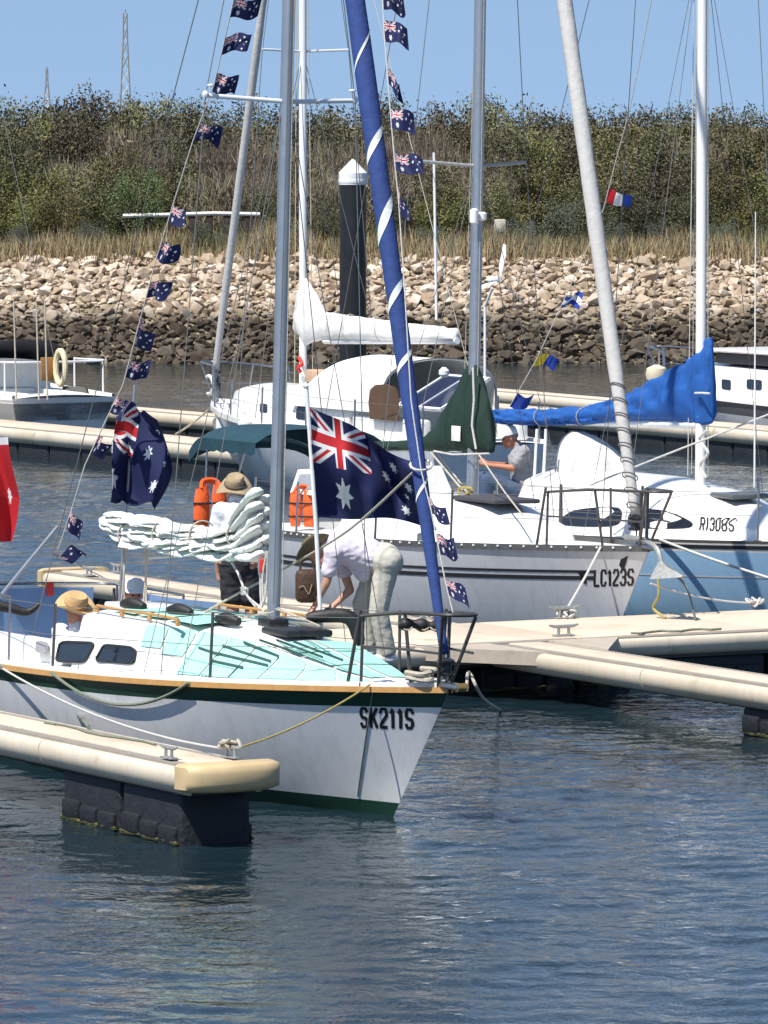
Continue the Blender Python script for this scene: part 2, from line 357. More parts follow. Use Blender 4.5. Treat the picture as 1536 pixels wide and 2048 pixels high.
# dry grass and low saltbush along the top of the bank
def blades(n, area, h, wd, seed, lean=0.25):
    r = np.random.default_rng(seed); b = MB()
    x = r.uniform(area[0], area[1], n); y = r.uniform(area[2], area[3], n)
    for i in range(n):
        pat = 0.55 + 0.9 * max(0, 0.5 + noise.noise((x[i] * .55, y[i] * .4, seed)))
        hh = h * pat * r.uniform(.6, 1.3); z = bank_z(y[i]) - .03; a = r.uniform(0, 6.28); dx, dy = math.cos(a) * wd, math.sin(a) * wd
        lx, ly = r.normal(0, lean, 2) * hh
        b.add([(x[i] - dx, y[i] - dy, z), (x[i] + dx, y[i] + dy, z), (x[i] + lx, y[i] + ly, z + hh)], [(0, 1, 2)])
    return b
mat('dry grass', (0.40, 0.315, 0.17), 0.9, island=0.35)
mat('green grass', (0.20, 0.185, 0.085), 0.9, island=0.35)
tag(blades(17000, (-15, 15, SH + 3.7, SH + 7.6), 0.60, 0.022, 5).build('dry_grass', 'dry grass', None, False), 'straw coloured dry grass along the top of the rocky bank', 'grass', kind='stuff')
tag(blades(12000, (-15, 15, SH + 4.3, SH + 8.5), 0.58, 0.025, 6).build('olive_grass', 'green grass', None, False), 'olive green grass in front of the scrub on the bank', 'grass', kind='stuff')

mat('leaf olive', (0.115, 0.100, 0.044), 0.65, island=0.6)
mat('leaf dark', (0.078, 0.074, 0.034), 0.65, island=0.6)
mat('leaf yellow green', (0.128, 0.114, 0.036), 0.65, island=0.5)
mat('leaf bright', (0.085, 0.112, 0.030), 0.6, island=0.5)
mat('leaf grey', (0.115, 0.135, 0.095), 0.75, island=0.4)
mat('twig', (0.21, 0.172, 0.118), 0.9, island=0.55)
mat('bark', (0.115, 0.09, 0.07), 0.95, var=0.3, scale=12, bump=0.8, bscale=30)
def crown_mesh(name, seed, n, leaf, m, flat=0.5, lob=26, spread=1.15, asp=2.4):
    """unit crown (radius about 1 wide, 0..1 tall), leaf faces scattered over uneven lobes"""
    r = np.random.default_rng(seed); lobes = []
    for k in range(lob):
        a = r.uniform(0, 6.28); d = math.sqrt(r.uniform(0, 1)) * 0.68 * spread; h = r.uniform(.12, .86) * (1 - .25 * d)
        lobes.append((math.cos(a) * d, math.sin(a) * d, h, r.uniform(.22, .36)))
    P = []; 
    for i in range(n):
        l = lobes[r.integers(0, lob)]; d = r.normal(0, 1, 3); d /= np.linalg.norm(d); q = l[3] * r.uniform(.35, 1.0) ** .4 * (1 + .18 * r.normal())
        P.append((l[0] + d[0] * q, l[1] + d[1] * q, max(.02, l[2] + d[2] * q * flat)))
    P = np.array(P); P[:, 2] *= 1.0 / np.quantile(P[:, 2], .992); a = r.normal(0, 1, (n, 3)); a /= np.linalg.norm(a, axis=1)[:, None]; c = np.cross(a, r.normal(0, 1, (n, 3))); c /= np.linalg.norm(c, axis=1)[:, None]
    s = leaf * r.uniform(.6, 1.4, n)[:, None] * np.array([[1, 1, 1 / asp]])
    V = np.stack([P - a * s, P + c * s * .42, P + a * s, P - c * s * .42], 1).reshape(-1, 3)
    me = bpy.data.meshes.new(name); me.from_pydata(V.tolist(), [], (np.arange(n * 4).reshape(-1, 4)).tolist()); me.materials.append(mat(m)); return me
def twig_mesh(name, seed, n, m):
    r = np.random.default_rng(seed); V = []; F = []
    for i in range(n):
        a = r.uniform(0, 6.28); d = math.sqrt(r.uniform(0, 1)) * .85; h = r.uniform(.05, .8)
        p = np.array([math.cos(a) * d, math.sin(a) * d, h]); q = np.array([math.cos(a) * .35, math.sin(a) * .35, 1.0]) + r.normal(0, .75, 3); q /= np.linalg.norm(q)
        L = r.uniform(.05, .26); s = np.cross(q, r.normal(0, 1, 3)); s = s / np.linalg.norm(s) * .008
        mid = p + q * L * .55 + r.normal(0, .02, 3); k = len(V)
        V += [p - s, p + s, mid - s * .7, mid + s * .7, p + q * L]; F += [(k, k + 1, k + 3, k + 2), (k + 2, k + 3, k + 4)]
    me = bpy.data.meshes.new(name); me.from_pydata([list(map(float, v)) for v in V], [], F); me.materials.append(mat(m)); return me
def trunk_mesh(name, seed):
    r = random.Random(seed); b = MB()
    for k in range(6):
        a = r.uniform(0, 6.28); e = Vector((math.cos(a) * r.uniform(.2, .6), math.sin(a) * r.uniform(.2, .6), r.uniform(.5, .85)))
        s = Vector((r.uniform(-.06, .06), r.uniform(-.06, .06), -.05)); m_ = s.lerp(e, .5) + Vector((r.uniform(-.08, .08), r.uniform(-.08, .08), .06))
        b.tube(bez([s, m_, e], 4), lambda t: .035 * (1 - t) + .006, 5)
    me = bpy.data.meshes.new(name); me.from_pydata([tuple(p) for p in b.v], [], b.f); me.materials.append(mat('bark')); return me
CR = {'olive': [crown_mesh('crown', 10 + k, 9000, .034, 'leaf olive') for k in range(4)],
      'dark': [crown_mesh('crown', 20 + k, 9000, .032, 'leaf dark') for k in range(3)],
      'yellow': [crown_mesh('crown', 30 + k, 8000, .034, 'leaf yellow green') for k in range(3)],
      'bright': [crown_mesh('crown', 40, 8000, .032, 'leaf bright')],
      'grey': [crown_mesh('crown', 50 + k, 6000, .03, 'leaf grey') for k in range(2)],
      'bare': [twig_mesh('crown', 60 + k, 3600, 'twig') for k in range(3)]}
TR = [trunk_mesh('trunk', k) for k in range(4)]
NAMES = {'olive': ('mangrove_tree', 'olive green leafy mangrove in the scrub beyond the rocky bank', 'tree', 'olive mangroves on the far bank'),
         'dark': ('evergreen_tree', 'dark green dense tree in the scrub beyond the rocky bank', 'tree', 'dark trees on the far bank'),
         'yellow': ('scrub_bush', 'yellowish green bush at the front of the scrub above the dry grass', 'bush', 'yellow green bushes on the far bank'),
         'bright': ('green_bush', 'fresh green bush right of the yellowish bushes, left of the white beam on the bank', 'bush', None),
         'grey': ('saltbush', 'pale grey green saltbush at the foot of the scrub on the bank', 'bush', 'saltbushes on the far bank'),
         'bare': ('bare_shrub', 'grey brown leafless twiggy shrub among the scrub on the bank', 'shrub', 'leafless shrubs on the far bank')}
LOOK = {'olive': 'olive green leafy mangrove', 'dark': 'dark green dense tree', 'yellow': 'yellowish green bush', 'grey': 'pale grey green saltbush', 'bare': 'grey brown leafless shrub'}
def rowname(t): return 'on the skyline' if t > 16 else 'high in the scrub' if t > 12.2 else 'halfway up the scrub' if t > 10 else 'low in the scrub' if t > 7.9 else 'at the scrub edge' if t > 6.3 else 'in the dry grass'
LANDMARK = [(94, 'the small faint pylon'), (251, 'the tall pylon'), (385, 'the white beam'), (575, 'the alloy mast'), (706, 'the black pile'), (765, 'the blue furled jib'), (955, 'the silver mast'), (1170, 'the grey furled jib'), (1405, 'the rightmost mast')]
def place(px):
    if px < 15: return 'at the left edge' if px > -30 else 'beyond the left edge'
    if px > 1510: return 'at the right edge' if px < 1566 else 'beyond the right edge'
    d, n_ = min(((px - q, n_) for q, n_ in LANDMARK), key=lambda e: abs(e[0]))
    return ('behind ' if abs(d) < 22 else 'just right of ' if 0 < d < 60 else 'just left of ' if -60 < d < 0 else 'well right of ' if d > 0 else 'well left of ') + n_
def plant(kind, px, Y, h, wdt, top=None, label=None):
    """top: row of the photograph that the crown reaches"""
    nm, lb, ct, gr = NAMES[kind]; lb = lb if gr is None else '%s %s, %s' % (LOOK[kind], rowname(Y - SH), place(px)); X = (px - 768) / FP * Y; z = bank_z(Y) - .05
    if top is not None: h = at(px, top, Y).z - z
    o = thing(nm, label or lb, ct, (X, Y, z), (0, 0, random.uniform(0, 6.28)), gr if label is None else None)
    sc = Matrix.Diagonal((wdt, wdt, h, 1))
    shareobj('crown', random.choice(CR[kind]), o, sc); shareobj('trunk', random.choice(TR), o, sc)
    return o
topline = [(-400, 205), (0, 202), (90, 208), (180, 200), (215, 190), (260, 196), (330, 212), (400, 214), (520, 208), (640, 214), (760, 214), (830, 196), (900, 214), (985, 204), (1050, 228), (1130, 214), (1180, 226), (1300, 222), (1400, 214), (1470, 226), (1536, 222), (1900, 220)]
for px in range(-330, 1900, 50):            # back row makes the skyline
    p = px + random.uniform(-20, 20); plant(random.choice(['olive', 'dark', 'olive', 'dark']), p, SH + random.uniform(17, 22), 3, random.uniform(1.3, 1.7), top=interp(topline, p) + random.choice([-4, 2, 6, 10, 14, 20]) + random.uniform(-4, 4))
for px in range(-320, 1900, 75):
    p = px + random.uniform(-25, 25); plant(random.choice(['olive', 'olive', 'dark', 'yellow']) if not (280 < p < 960) else random.choice(['olive', 'bare', 'dark']), p, SH + random.uniform(12.5, 15.5), 3, random.uniform(1.1, 1.45), top=interp(topline, p) + 28 + random.uniform(-10, 14))
for px in range(-310, 1900, 66):
    p = px + random.uniform(-25, 25); plant('bare' if 150 < p < 1000 and random.random() < .62 else random.choice(['olive', 'yellow', 'dark', 'bare']), p, SH + random.uniform(10.2, 12), 3, random.uniform(1.0, 1.3), top=278 + random.uniform(-26, 30))
for px in range(-310, 1900, 74):
    p = px + random.uniform(-20, 20)
    k = 'bare' if 330 < p < 1000 and random.random() < .62 else ('yellow' if p < 160 else random.choice(['dark', 'olive', 'yellow']))
    plant(k, p, SH + random.uniform(8, 9.8), 2, random.uniform(.9, 1.2), top=336 + random.uniform(-16, 20))
for px in (-120, -30, 60, 130, 560, 650, 790, 905, 1000, 1190, 1290, 1390, 1480, 1570, 1660):
    plant('yellow' if px < 200 or px in (905, 1480) else random.choice(['olive', 'dark']), px + random.uniform(-15, 15), SH + random.uniform(6.8, 7.8), 1.5, random.uniform(.7, .95), top=383 + random.uniform(-14, 14))
plant('bright', 275, SH + 7.4, 1.5, .95, top=338)
plant('grey', 1118, SH + 6.4, 1.2, .75, top=402)
for px in (190, 380, 470, 1035, 1240, 1330, 1450, 1530, 850, 580, 40):
    plant('grey', px + random.uniform(-15, 15), SH + random.uniform(5.4, 6.3), .6, random.uniform(.45, .65), top=446 + random.uniform(-8, 8), label=None)

# power pylons far inland
def pylon(px, top, Y, wtop, wbase, label):
    base = at(px, 262, Y); base.z = 2.0; H = at(px, top, Y).z - 2.0
    o = thing('power_pylon', label, 'pylon', base)
    for sx in (-1, 1):
        for sy in (-1, 1):
            MB().tube([(sx * wbase, sy * wbase, 0), (sx * wtop * 1.2, sy * wtop * 1.2, H * .8), (sx * wtop, sy * wtop, H)], Y * 0.00010, 4).build('leg', 'galvanised', o)
    z = 0; n = 9; b = MB()
    for k in range(n):
        za, zb = H * k / n, H * (k + 1) / n
        wa = lerp(wbase, wtop * 1.2, min(1, za / H / .8)); wb = lerp(wbase, wtop * 1.2, min(1, zb / H / .8))
        for sy in (-1, 1):
            b.tube([(-wa, sy * wa, za), (wb, sy * wb, zb)], Y * 0.00006, 3); b.tube([(wa, sy * wa, za), (-wb, sy * wb, zb)], Y * 0.00006, 3)
    b.build('bracing', 'galvanised', o)
    MB().tube([(0, 0, H), (0, 0, H * 1.03)], Y * .0001, 4).build('peak', 'galvanised', o)
pylon(251, 26, 1500, .45, 1.6, 'tall lattice pylon rising above the tree line at upper left')
pylon(94, 137, 2600, .35, 2.4, 'small faint lattice pylon on the skyline at the far left')

# things lying on the bank
o = thing('white_beam', 'long white painted beam lying across low dark posts in front of the scrub', 'beam', at(385, 450, SH + 6.9))
MB().tube([at(246, 432, SH + 6.9), at(330, 430, SH + 6.9), at(430, 427, SH + 6.9), at(520, 429, SH + 6.9)], .055, 8).build('beam', mat('old white paint', (.66, .63, .56), .7, var=.2, scale=9), o, world=True)
for px in (270, 300, 345, 385, 420, 455, 495, 512):
    MB().box(at(px, 447, SH + 6.95) , (.16, .12, .5), bev=.02).build('post', mat('rust brown', (.045, .024, .018), .9, var=.4, scale=10), o, world=True)
tag(MB().box(at(1000, 452, SH + 6.0), (.3, .22, .34), bev=.04).build('marker_stone', mat('pale stone', (.5, .46, .38), .9, var=.2, scale=7, bump=.6)), 'pale squared stone standing in the grass right of the silver mast', 'stone')
for (px, py) in ((1236, 503), (1305, 508), (1262, 508)):
    pass
# the mooring pile
P0 = atz(706, 754, 0)
pile = thing('mooring_pile', 'tall black mooring pile with a white cone cap behind the white yacht', 'pile', P0)
H = at(706, 366, P0.y).z
MB().lathe([(.31, -1.0), (.31, .3), (.305, H - .02)], 24).build('shaft', mat('pile sleeve', (.013, .013, .014), .45, var=.5, scale=3, bump=.2), pile)
zt = at(706, 318, P0.y).z
MB().lathe([(.318, H - .04), (.325, H + .02), (.325, H + (zt - H) * .42), (.30, H + (zt - H) * .48), (.02, zt)], 24).build('cap', mat('cap white', (.8, .8, .78), .45, var=.05), pile, ang=25)
MB().lathe([(.329, H + .005), (.332, H + .03), (.332, H + .07), (.329, H + .09)], 24).build('rim', mat('cap white'), pile)
# ------------------------------------------------------------------ floating docks
def cleat(parent, p, ang, sc=1.0, mt='galvanised'):
    m = Matrix.Rotation(ang, 3, 'Z'); b = MB(); p = Vector(p)
    b.tube([p + m @ Vector((x, 0, z)) * sc for x, z in ((-.15, .10), (-.10, .088), (0, .085), (.10, .088), (.15, .10))], lambda t: .017 * sc * (.55 + .45 * math.sin(math.pi * t)), 8)
    for x in (-.05, .05): b.tube([p + m @ Vector((x * 1.1, 0, 0)) * sc, p + m @ Vector((x, 0, .085)) * sc], .014 * sc, 8)
    b.box(p + Vector((0, 0, .006)), (.2 * sc, .07 * sc, .014), m.to_4x4(), bev=.003)
    return b.build('cleat', mt, parent)
def pontoon(name, label, start, direc, length, width, floats, ztop=.5, tube=.10, caps=(False, True), cleats=(), joints=None, group=None, det=True, panel=3.0):
    """a dock section: deck panels, grey edge trims, rounded rub rails, dark frame and black floats; x along it from `start`"""
    d = Vector(direc).normalized(); o = thing(name, label, 'dock', (start.x, start.y, 0), (0, 0, math.atan2(d.y, d.x)), group)
    hw = width / 2 - tube * 1.25
    n = max(1, round(length / panel))
    for k in range(n):                                  # deck panels with a thin joint between them
        a, b_ = length * k / n + .012, length * (k + 1) / n - .012
        MB().box(((a + b_) / 2, 0, ztop - .03), (b_ - a, hw * 2 - .20, .06), bev=.008).build('deck_panel', 'dock cream', o)
    for s in (-1, 1):
        MB().box((length / 2, s * (hw - .04), ztop - .042), (length, .115, .06)).build('edge_trim', 'dock trim', o)
        m = max(1, round(length / 2.9))
        for k in range(m):                              # rub rail lengths
            a, b_ = length * k / m + .006, length * (k + 1) / m - .006
            prof = [(-.2, .0), (.35, .12), (.8, .0), (1.0, -.45), (.95, -1.0), (.6, -1.55), (.1, -1.8), (-.2, -1.8)]
            q = MB(); pr = [(s * (hw + .025 + tube * y), ztop - .034 + tube * z) for y, z in bez2(prof)]
            q.add([(a, y, z) for y, z in pr] + [(b_, y, z) for y, z in pr], [(i, (i + 1) % len(pr), len(pr) + (i + 1) % len(pr), len(pr) + i) for i in range(len(pr))] + [tuple(range(len(pr))), tuple(range(2 * len(pr) - 1, len(pr) - 1, -1))])
            q.build('rub_rail', 'dock tube', o, ang=50)
    MB().box((length / 2, 0, ztop - .16), (length - .02, width - tube * 1.6, .17)).build('frame', 'dock frame', o)
    for e, c in enumerate(caps):
        if c:
            x0 = length if e else 0; sg = 1 if e else -1; q = MB(); N = 22; rw = width / 2 + .015
            pts = [(sg * math.sin(math.pi * i / N) ** .55 * .30 * rw / .45, -math.cos(math.pi * i / N) * rw) for i in range(N + 1)]
            rings = [(.90, .0), (.97, -.02), (1.0, -.07), (1.0, -.15), (.965, -.20), (.86, -.225)]
            V = [];
            for (f, dz) in rings:
                for (x, y) in pts: V.append((x0 - sg * .16 + (x + sg * .16) * f, y * (f if f < .96 else 1), ztop + .02 + dz))
            for (x, y) in pts: pass
            nn = N + 1; F = [(r * nn + i, r * nn + i + 1, (r + 1) * nn + i + 1, (r + 1) * nn + i) for r in range(len(rings) - 1) for i in range(N)]
            V2 = [(x0 - sg * .16, y * .9, ztop + .02) for y in (-rw, rw)]
            F.append(tuple(range(nn))); F.append(tuple((len(rings) - 1) * nn + i for i in range(nn)))
            F.append(tuple([r * nn for r in range(len(rings))] + [r * nn + N for r in range(len(rings) - 1, -1, -1)]))
            q.add(V, F); q.build('end_fender', 'cap cream', o, ang=60)
    for (a, b_) in floats:
        k = max(1, round((b_ - a) / 1.15)); st = (b_ - a) / k
        for j in range(k):
            c = a + st * (j + .5); f = MB(); fh = ztop - .24; f.box((c, 0, (fh - .36) / 2), (st - .04, width - .22, fh + .36), bev=.05)
            if det:
                for s in (-1, 1):
                    for i in range(3):
                        f.box((c + (i - 1) * st * .3, s * (width / 2 - .10), .10 - .02 * i), (st * .27, .06, .17 - .02 * (i % 2)), bev=.025)
            f.build('float', 'float black', o)
            if det:
                q = MB()
                for s in (-1, 1):
                    pts = [(c - st * .46 + st * .92 * i / 14, s * (width / 2 - .088), .012 + .016 * random.random()) for i in range(15)]
                    q.tube(pts, [random.uniform(.008, .026) for _ in pts], 5)
                q.build('weed_line', 'algae', o)
    for (x, y, r_) in cleats: cleat(o, (x, y, ztop + .003), r_)
    return o
def bez2(pr):
    P = bez([Vector((a, b, 0)) for a, b in pr], 3); return [(p.x, p.y) for p in P]

ZD = .50
FE = atz(1150, 1232, ZD)                                # far edge of the walkway, a point on it
WWID = 2.55
WC = FE + FW * (WWID / 2)                               # on the walkway's centre line
def wpos(s, f=0.0, z=0.0):                              # s along the walkway from WC, f along the berths
    p = WC + WW * s + FW * f; p.z = z; return p
def wcoord(p):
    d = Vector(p) - WC; return d.dot(WW), d.dot(FW)
walk = pontoon('main_walkway', 'wide cream main walkway with rounded rails crossing behind the white and green yacht', wpos(-13), WW, 28, WWID, [(0, 27.8)], caps=(False, False), panel=2.4, cleats=[])
cl = atz(1145, 1275, ZD); s_, f_ = wcoord(cl); cleat(walk, (s_ + 13, -(f_ - .18) * 1.0 - .0, ZD + .003), 0, 1.15)
# left foreground finger, right finger, the finger behind the first yacht
ZL = .66; tip = atz(446, 1527, ZL); s1, f1 = wcoord(tip)
lf = pontoon('finger_dock', 'cream finger dock with black floats and rounded end in the left foreground', wpos(s1, WWID / 2 + .02), FW, f1 - WWID / 2, .86, [(f1 - WWID / 2 - 2.35, f1 - WWID / 2 - .12)], ztop=ZL, tube=.115, cleats=[(f1 - WWID / 2 - .55, -.22, 0), (f1 - WWID / 2 - .35, .24, 0.2)])
q = atz(1536, 1358, ZD); s2, f2 = wcoord(q)
rf = pontoon('finger_dock', 'cream finger dock running out of the picture at the right, joined by a triangular gusset', wpos(s2, WWID / 2 + .02), FW, 9.0, .86, [(f2 - WWID / 2 + .0, 8.9)], tube=.115)
q = atz(150, 1140, ZD); s3, f3 = wcoord(q)
bf = pontoon('finger_dock', 'cream finger dock behind the first yacht, in front of the silver yacht', wpos(s3, f3), FW, -f3 - WWID / 2 - .02, .86, [(.1, 2.3), (5, 7)], tube=.115, caps=(True, False), cleats=[(.9, -.25, 0), (.6, .25, 0)])
# gusset between walkway and right finger
g = MB(); z = ZD - .004
for sg in (-1, 1):
    a = wpos(s2 + sg * .36, WWID / 2 - .10, z); b_ = wpos(s2 + sg * .36, WWID / 2 + 1.1, z); c_ = wpos(s2 + sg * 1.2, WWID / 2 - .10, z)
    MB().poly([a, b_, c_] if sg > 0 else [c_, b_, a], (0, 0, -.14)).build('gusset', mat('gusset tan', (.42, .36, .29), .75, var=.12, scale=6, stain=.3), rf, False, world=True)
# far docks
def far_dock(label, pa, pb, wd=.95, floats=None):
    a = atz(*pa, ZD); b_ = atz(*pb, ZD); d = (b_ - a); L = d.length
    return pontoon('far_finger_dock', label, a, d, L, wd, floats or [(0, L)], tube=.13, caps=(False, False), det=False, group='finger docks across the far basin')
far_dock('far finger dock at left, the nearer of two, its dark floats over the water', (-420, 806), (640, 903), 1.5)
far_dock('far finger dock at left, the farther of two, beside the small moored boat', (-420, 758), (470, 832))
far_dock('far finger dock behind the blue boom cover, the farther of two at right', (900, 770), (1250, 800))
far_dock('far finger dock at right, the nearer of two, passing behind the blue cover', (880, 800), (1660, 866), 1.3)
# ------------------------------------------------------------------ boat kit
def euler(*a): return __import__('mathutils').Euler(a)
class Boat:
    """x forward (0 at the stem head), y to port, z up from the waterline"""
    def __init__(s, name, label, origin, L, B, zb, zs, over, heel=0.0, yaw=0.0, draft=.35, tr=.72, um=.55, full=.30, vee=.95, reverse=False, cat='sailboat'):
        s.L, s.B, s.zb, s.zs, s.over, s.d, s.tr, s.um, s.full, s.vee = L, B, zb, zs, over, draft, tr, um, full, vee
        a = ANG + (math.pi if reverse else 0) + yaw
        s.o = thing(name, label, cat, (origin[0], origin[1], 0), (heel, 0, a))
        s.M = WM[s.o.name]; s.I = s.M.inverted(); s.side = 1 if reverse else -1      # the side that faces the camera
    def pix(s, px, py, y=0.0):                       # pixel -> local point on the plane y = const
        o = s.I @ CAM; d = (s.I.to_3x3() @ ray(px, py)); t = (y - o.y) / d.y; return o + d * t
    def pixz(s, px, py, z):
        o = s.I @ CAM; d = (s.I.to_3x3() @ ray(px, py)); t = (z - o.z) / d.z; return o + d * t
    def scr(s, p): return pix(s.M @ Vector(p))
    def sheer(s, u): return s.zs + (s.zb - s.zs) * max(0, 1 - u) ** 1.7
    def half(s, u):
        u = min(max(u, 0), 1)
        if u < s.um: f = (1 - (1 - u / s.um) ** 2.1) ** .92
        else: f = 1 - (1 - s.tr) * ((u - s.um) / (1 - s.um)) ** 2
        return s.B / 2 * f
    def hp(s, u, z, side=-1, off=0.0):               # point on the hull side at height z
        h = s.sheer(u); v = max(1e-4, (z + s.d) / (h + s.d))
        e = s.full + (s.vee - s.full) * max(0, 1 - u / .55) ** 1.6
        y = s.half(u) * (v ** e) if v < 1 else s.half(u)
        x = -s.L * u - s.over * (1 - v) * max(0, 1 - u) ** 3 + .25 * s.over * (1 - v) * max(0, u - .8) / .2
        return Vector((x, side * (y + off), z))
    def hit(s, px, py):                              # which (u, z) of the near side is seen at a pixel
        best = None
        for i in range(241):
            u = i / 240
            for j in range(61):
                z = -.1 + (s.sheer(u) + .1) * j / 60; a = s.scr(s.hp(u, z, s.side)); e = (a[0] - px) ** 2 + (a[1] - py) ** 2
                if best is None or e < best[0]: best = (e, u, z)
        return best[1], best[2]
    def band(s, name, m, za, zc, off=0.0, nz=6, parent=None, n=44, u0=0.0, u1=1.0, label=None):
        """hull skin between two heights, given as functions of u; both sides"""
        b = MB()
        for side in (-1, 1): b.grid(lambda i, j: s.hp(u0 + (u1 - u0) * i ** 1.35, lerp(za(u0 + (u1 - u0) * i ** 1.35), zc(u0 + (u1 - u0) * i ** 1.35), j), side, off), n, nz)
        if u1 == 1.0:
            b.grid(lambda i, j: (lambda p: Vector((p.x, p.y * (1 - 2 * i), p.z)))(s.hp(1, lerp(za(1), zc(1), j), -1, off)), 10, nz)
        o = b.build(name, m, parent or s.o, ang=50)
        if label: o['label'] = label
        return o
    def deckz(s, u, y, cam=.06): h = max(.02, s.half(u)); return s.sheer(u) - .012 + cam * (1 - min(1, abs(y) / h) ** 2) * min(1, h)
    def dz(s, x, y): return s.deckz(-x / s.L, y)
    def deck(s, m='deck white', well=None):
        """deck sheet; well = (x forward, x aft, half width, floor z) leaves a cockpit"""
        us = sorted(set([(i / 40) ** 1.3 for i in range(41)] + ([-well[0] / s.L, -well[1] / s.L] if well else []))); b = MB()
        def lat(u):
            h = s.half(u) - .004; k = [-1, -.75, -.5, -.25, 0, .25, .5, .75, 1]
            if well:
                w = min(well[2], h * .9); return [-h, -(h + w) / 2, -w, -w / 2, 0, w / 2, w, (h + w) / 2, h]
            return [h * q for q in k]
        rows = [[Vector((-s.L * u, y, s.deckz(u, y))) for y in lat(u)] for u in us]
        for i in range(len(us) - 1):
            for j in range(8):
                if well and -well[0] / s.L - 1e-6 <= us[i] and us[i + 1] <= -well[1] / s.L + 1e-6 and 2 <= j <= 5: continue
                b.add([rows[i][j], rows[i + 1][j], rows[i + 1][j + 1], rows[i][j + 1]], [(0, 1, 2, 3)])
        o = b.build('deck', m, s.o, ang=180)
        if well:
            x0, x1, w, zf = well; q = MB(); zt = s.dz((x0 + x1) / 2, w) + .02
            q.add([(x0, -w, zf), (x0, w, zf), (x1, w, zf), (x1, -w, zf), (x0, -w, zt), (x0, w, zt), (x1, w, zt), (x1, -w, zt)], [(0, 1, 2, 3), (0, 4, 5, 1), (1, 5, 6, 2), (2, 6, 7, 3), (3, 7, 4, 0)])
            for sd_ in (-1, 1): q.box(((x0 + x1) / 2, sd_ * (w - .17), zf + .2), (abs(x1 - x0), .33, .4))
            q.build('cockpit', m, s.o, False)
        return o
    def rail(s, name, m, dy, z0, z1, wd, u0=0.0, u1=1.0):
        for side in (-1, 1):
            b = MB(); A = [[], [], [], []]
            for i in range(49):
                u = u0 + (u1 - u0) * (i / 48) ** 1.3; y = s.half(u) + dy; x = -s.L * u; h = s.sheer(u)
                for k, (yy, zz) in enumerate(((y, h + z0), (y, h + z1), (max(0, y - wd), h + z1), (max(0, y - wd), h + z0))): A[k].append(Vector((x, side * yy, zz)))
            for k in range(4): b.strip(A[k], A[(k + 1) % 4])
            b.build(name, m, s.o)
    def cabin(s, prof, m='gelcoat white', name='cabin', crown=.07, lean=.12, rnd=.09):
        """prof: list of (x, half width, height above deck); returns side(x, a) for windows"""
        prof = sorted([tuple(q) + (lean,) if len(q) == 3 else q for q in prof], key=lambda q: -q[0]); xs = []
        for (a, b_) in zip(prof, prof[1:]): xs += [lerp(a[0], b_[0], k / 6) for k in range(6)]
        xs.append(prof[-1][0]); T = sorted(prof)
        W = lambda x: interp([(q[0], q[1]) for q in T], x); Hh = lambda x: interp([(q[0], q[2]) for q in T], x)
        base = lambda x: s.dz(x, W(x)) - .03
        Le = lambda x: interp([(q[0], q[3]) for q in T], x)
        def sec(x):
            w, h, zb = W(x), Hh(x), base(x); zt = zb + .03 + h; r = min(rnd, h * .5); l = Le(x) * h
            P = [(w, zb), (w - l * .5, zb + (h + .03 - r) * .5), (w - l, zt - r), (w - l - r * .3, zt - r * .3), (w - l - r, zt)]
            top = w - l - r
            P += [(top * k, zt + crown * (1 - k * k) * min(1, h * 3)) for k in (.8, .55, .28, 0)]
            return P + [(-y, z_) for y, z_ in P[-2::-1]]
        b = MB(); S_ = [sec(x) for x in xs]; n = len(S_[0])
        b.add([(x, y, z_) for x, q in zip(xs, S_) for y, z_ in q], [(i * n + j, i * n + j + 1, (i + 1) * n + j + 1, (i + 1) * n + j) for i in range(len(xs) - 1) for j in range(n - 1)] + [tuple(range(n)), tuple((len(xs) - 1) * n + j for j in range(n))])
        o = b.build(name, m, s.o, ang=38)
        s.cab_side = lambda x, z_, off=0.0: Vector((x, s.side * (interp([(q[1], q[0]) for q in sec(x)[:5]], z_) + off), z_))
        s.cab_top = lambda x, y=0: base(x) + .03 + Hh(x) + crown * (1 - min(1, abs(y) / max(.05, W(x))) ** 2) * min(1, Hh(x) * 3)
        s.cab_w = W; s.cab_h = Hh; s.cab_b = base
        return o
    def window(s, corners, m='window tint', name='window', off=.010, rnd=.25, parent=None, frame=None):
        """corners: pixels of the pane on the near cabin side; the opposite side gets the same"""
        pts = []
        for (px, py) in corners:
            y = s.side * .8
            for _ in range(6): p = s.pix(px, py, y); y = s.cab_side(p.x, p.z).y
            pts.append((p.x, p.z))
        O = []
        n = len(pts)
        for i in range(n):                            # rounded corners
            a, b_, c = Vector(pts[i - 1]), Vector(pts[i]), Vector(pts[(i + 1) % n]); p, q = b_.lerp(a, rnd), b_.lerp(c, rnd)
            for k in range(5): t = k / 4; O.append((1 - t) ** 2 * p + 2 * t * (1 - t) * b_ + t * t * q)
        for sg in (1, -1):
            out_ = [s.cab_side(p.x, p.y, off) for p in O]; inn = [s.cab_side(p.x, p.y, -.02) for p in O]
            for L_ in (out_, inn):
                for p in L_: p.y *= sg
            k = len(O); o = MB().add(out_ + inn, [tuple(range(k))] + [(i, (i + 1) % k, k + (i + 1) % k, k + i) for i in range(k)]).build(name, m, s.o, False)
            if frame: MB().tube(out_, .012, 5, closed=True).build('frame', frame, o)
    def spar(s, name, a, b_, r, m, ell=(1, .72), n=12): return MB().tube([a, Vector(a).lerp(Vector(b_), .5), b_], r, n, ell=ell).build(name, m, s.o)
    def wire(s, a, b_, r=.004, m='wire', name='stay'): return MB().tube([a, b_], r, 5).build(name, m, s.o)
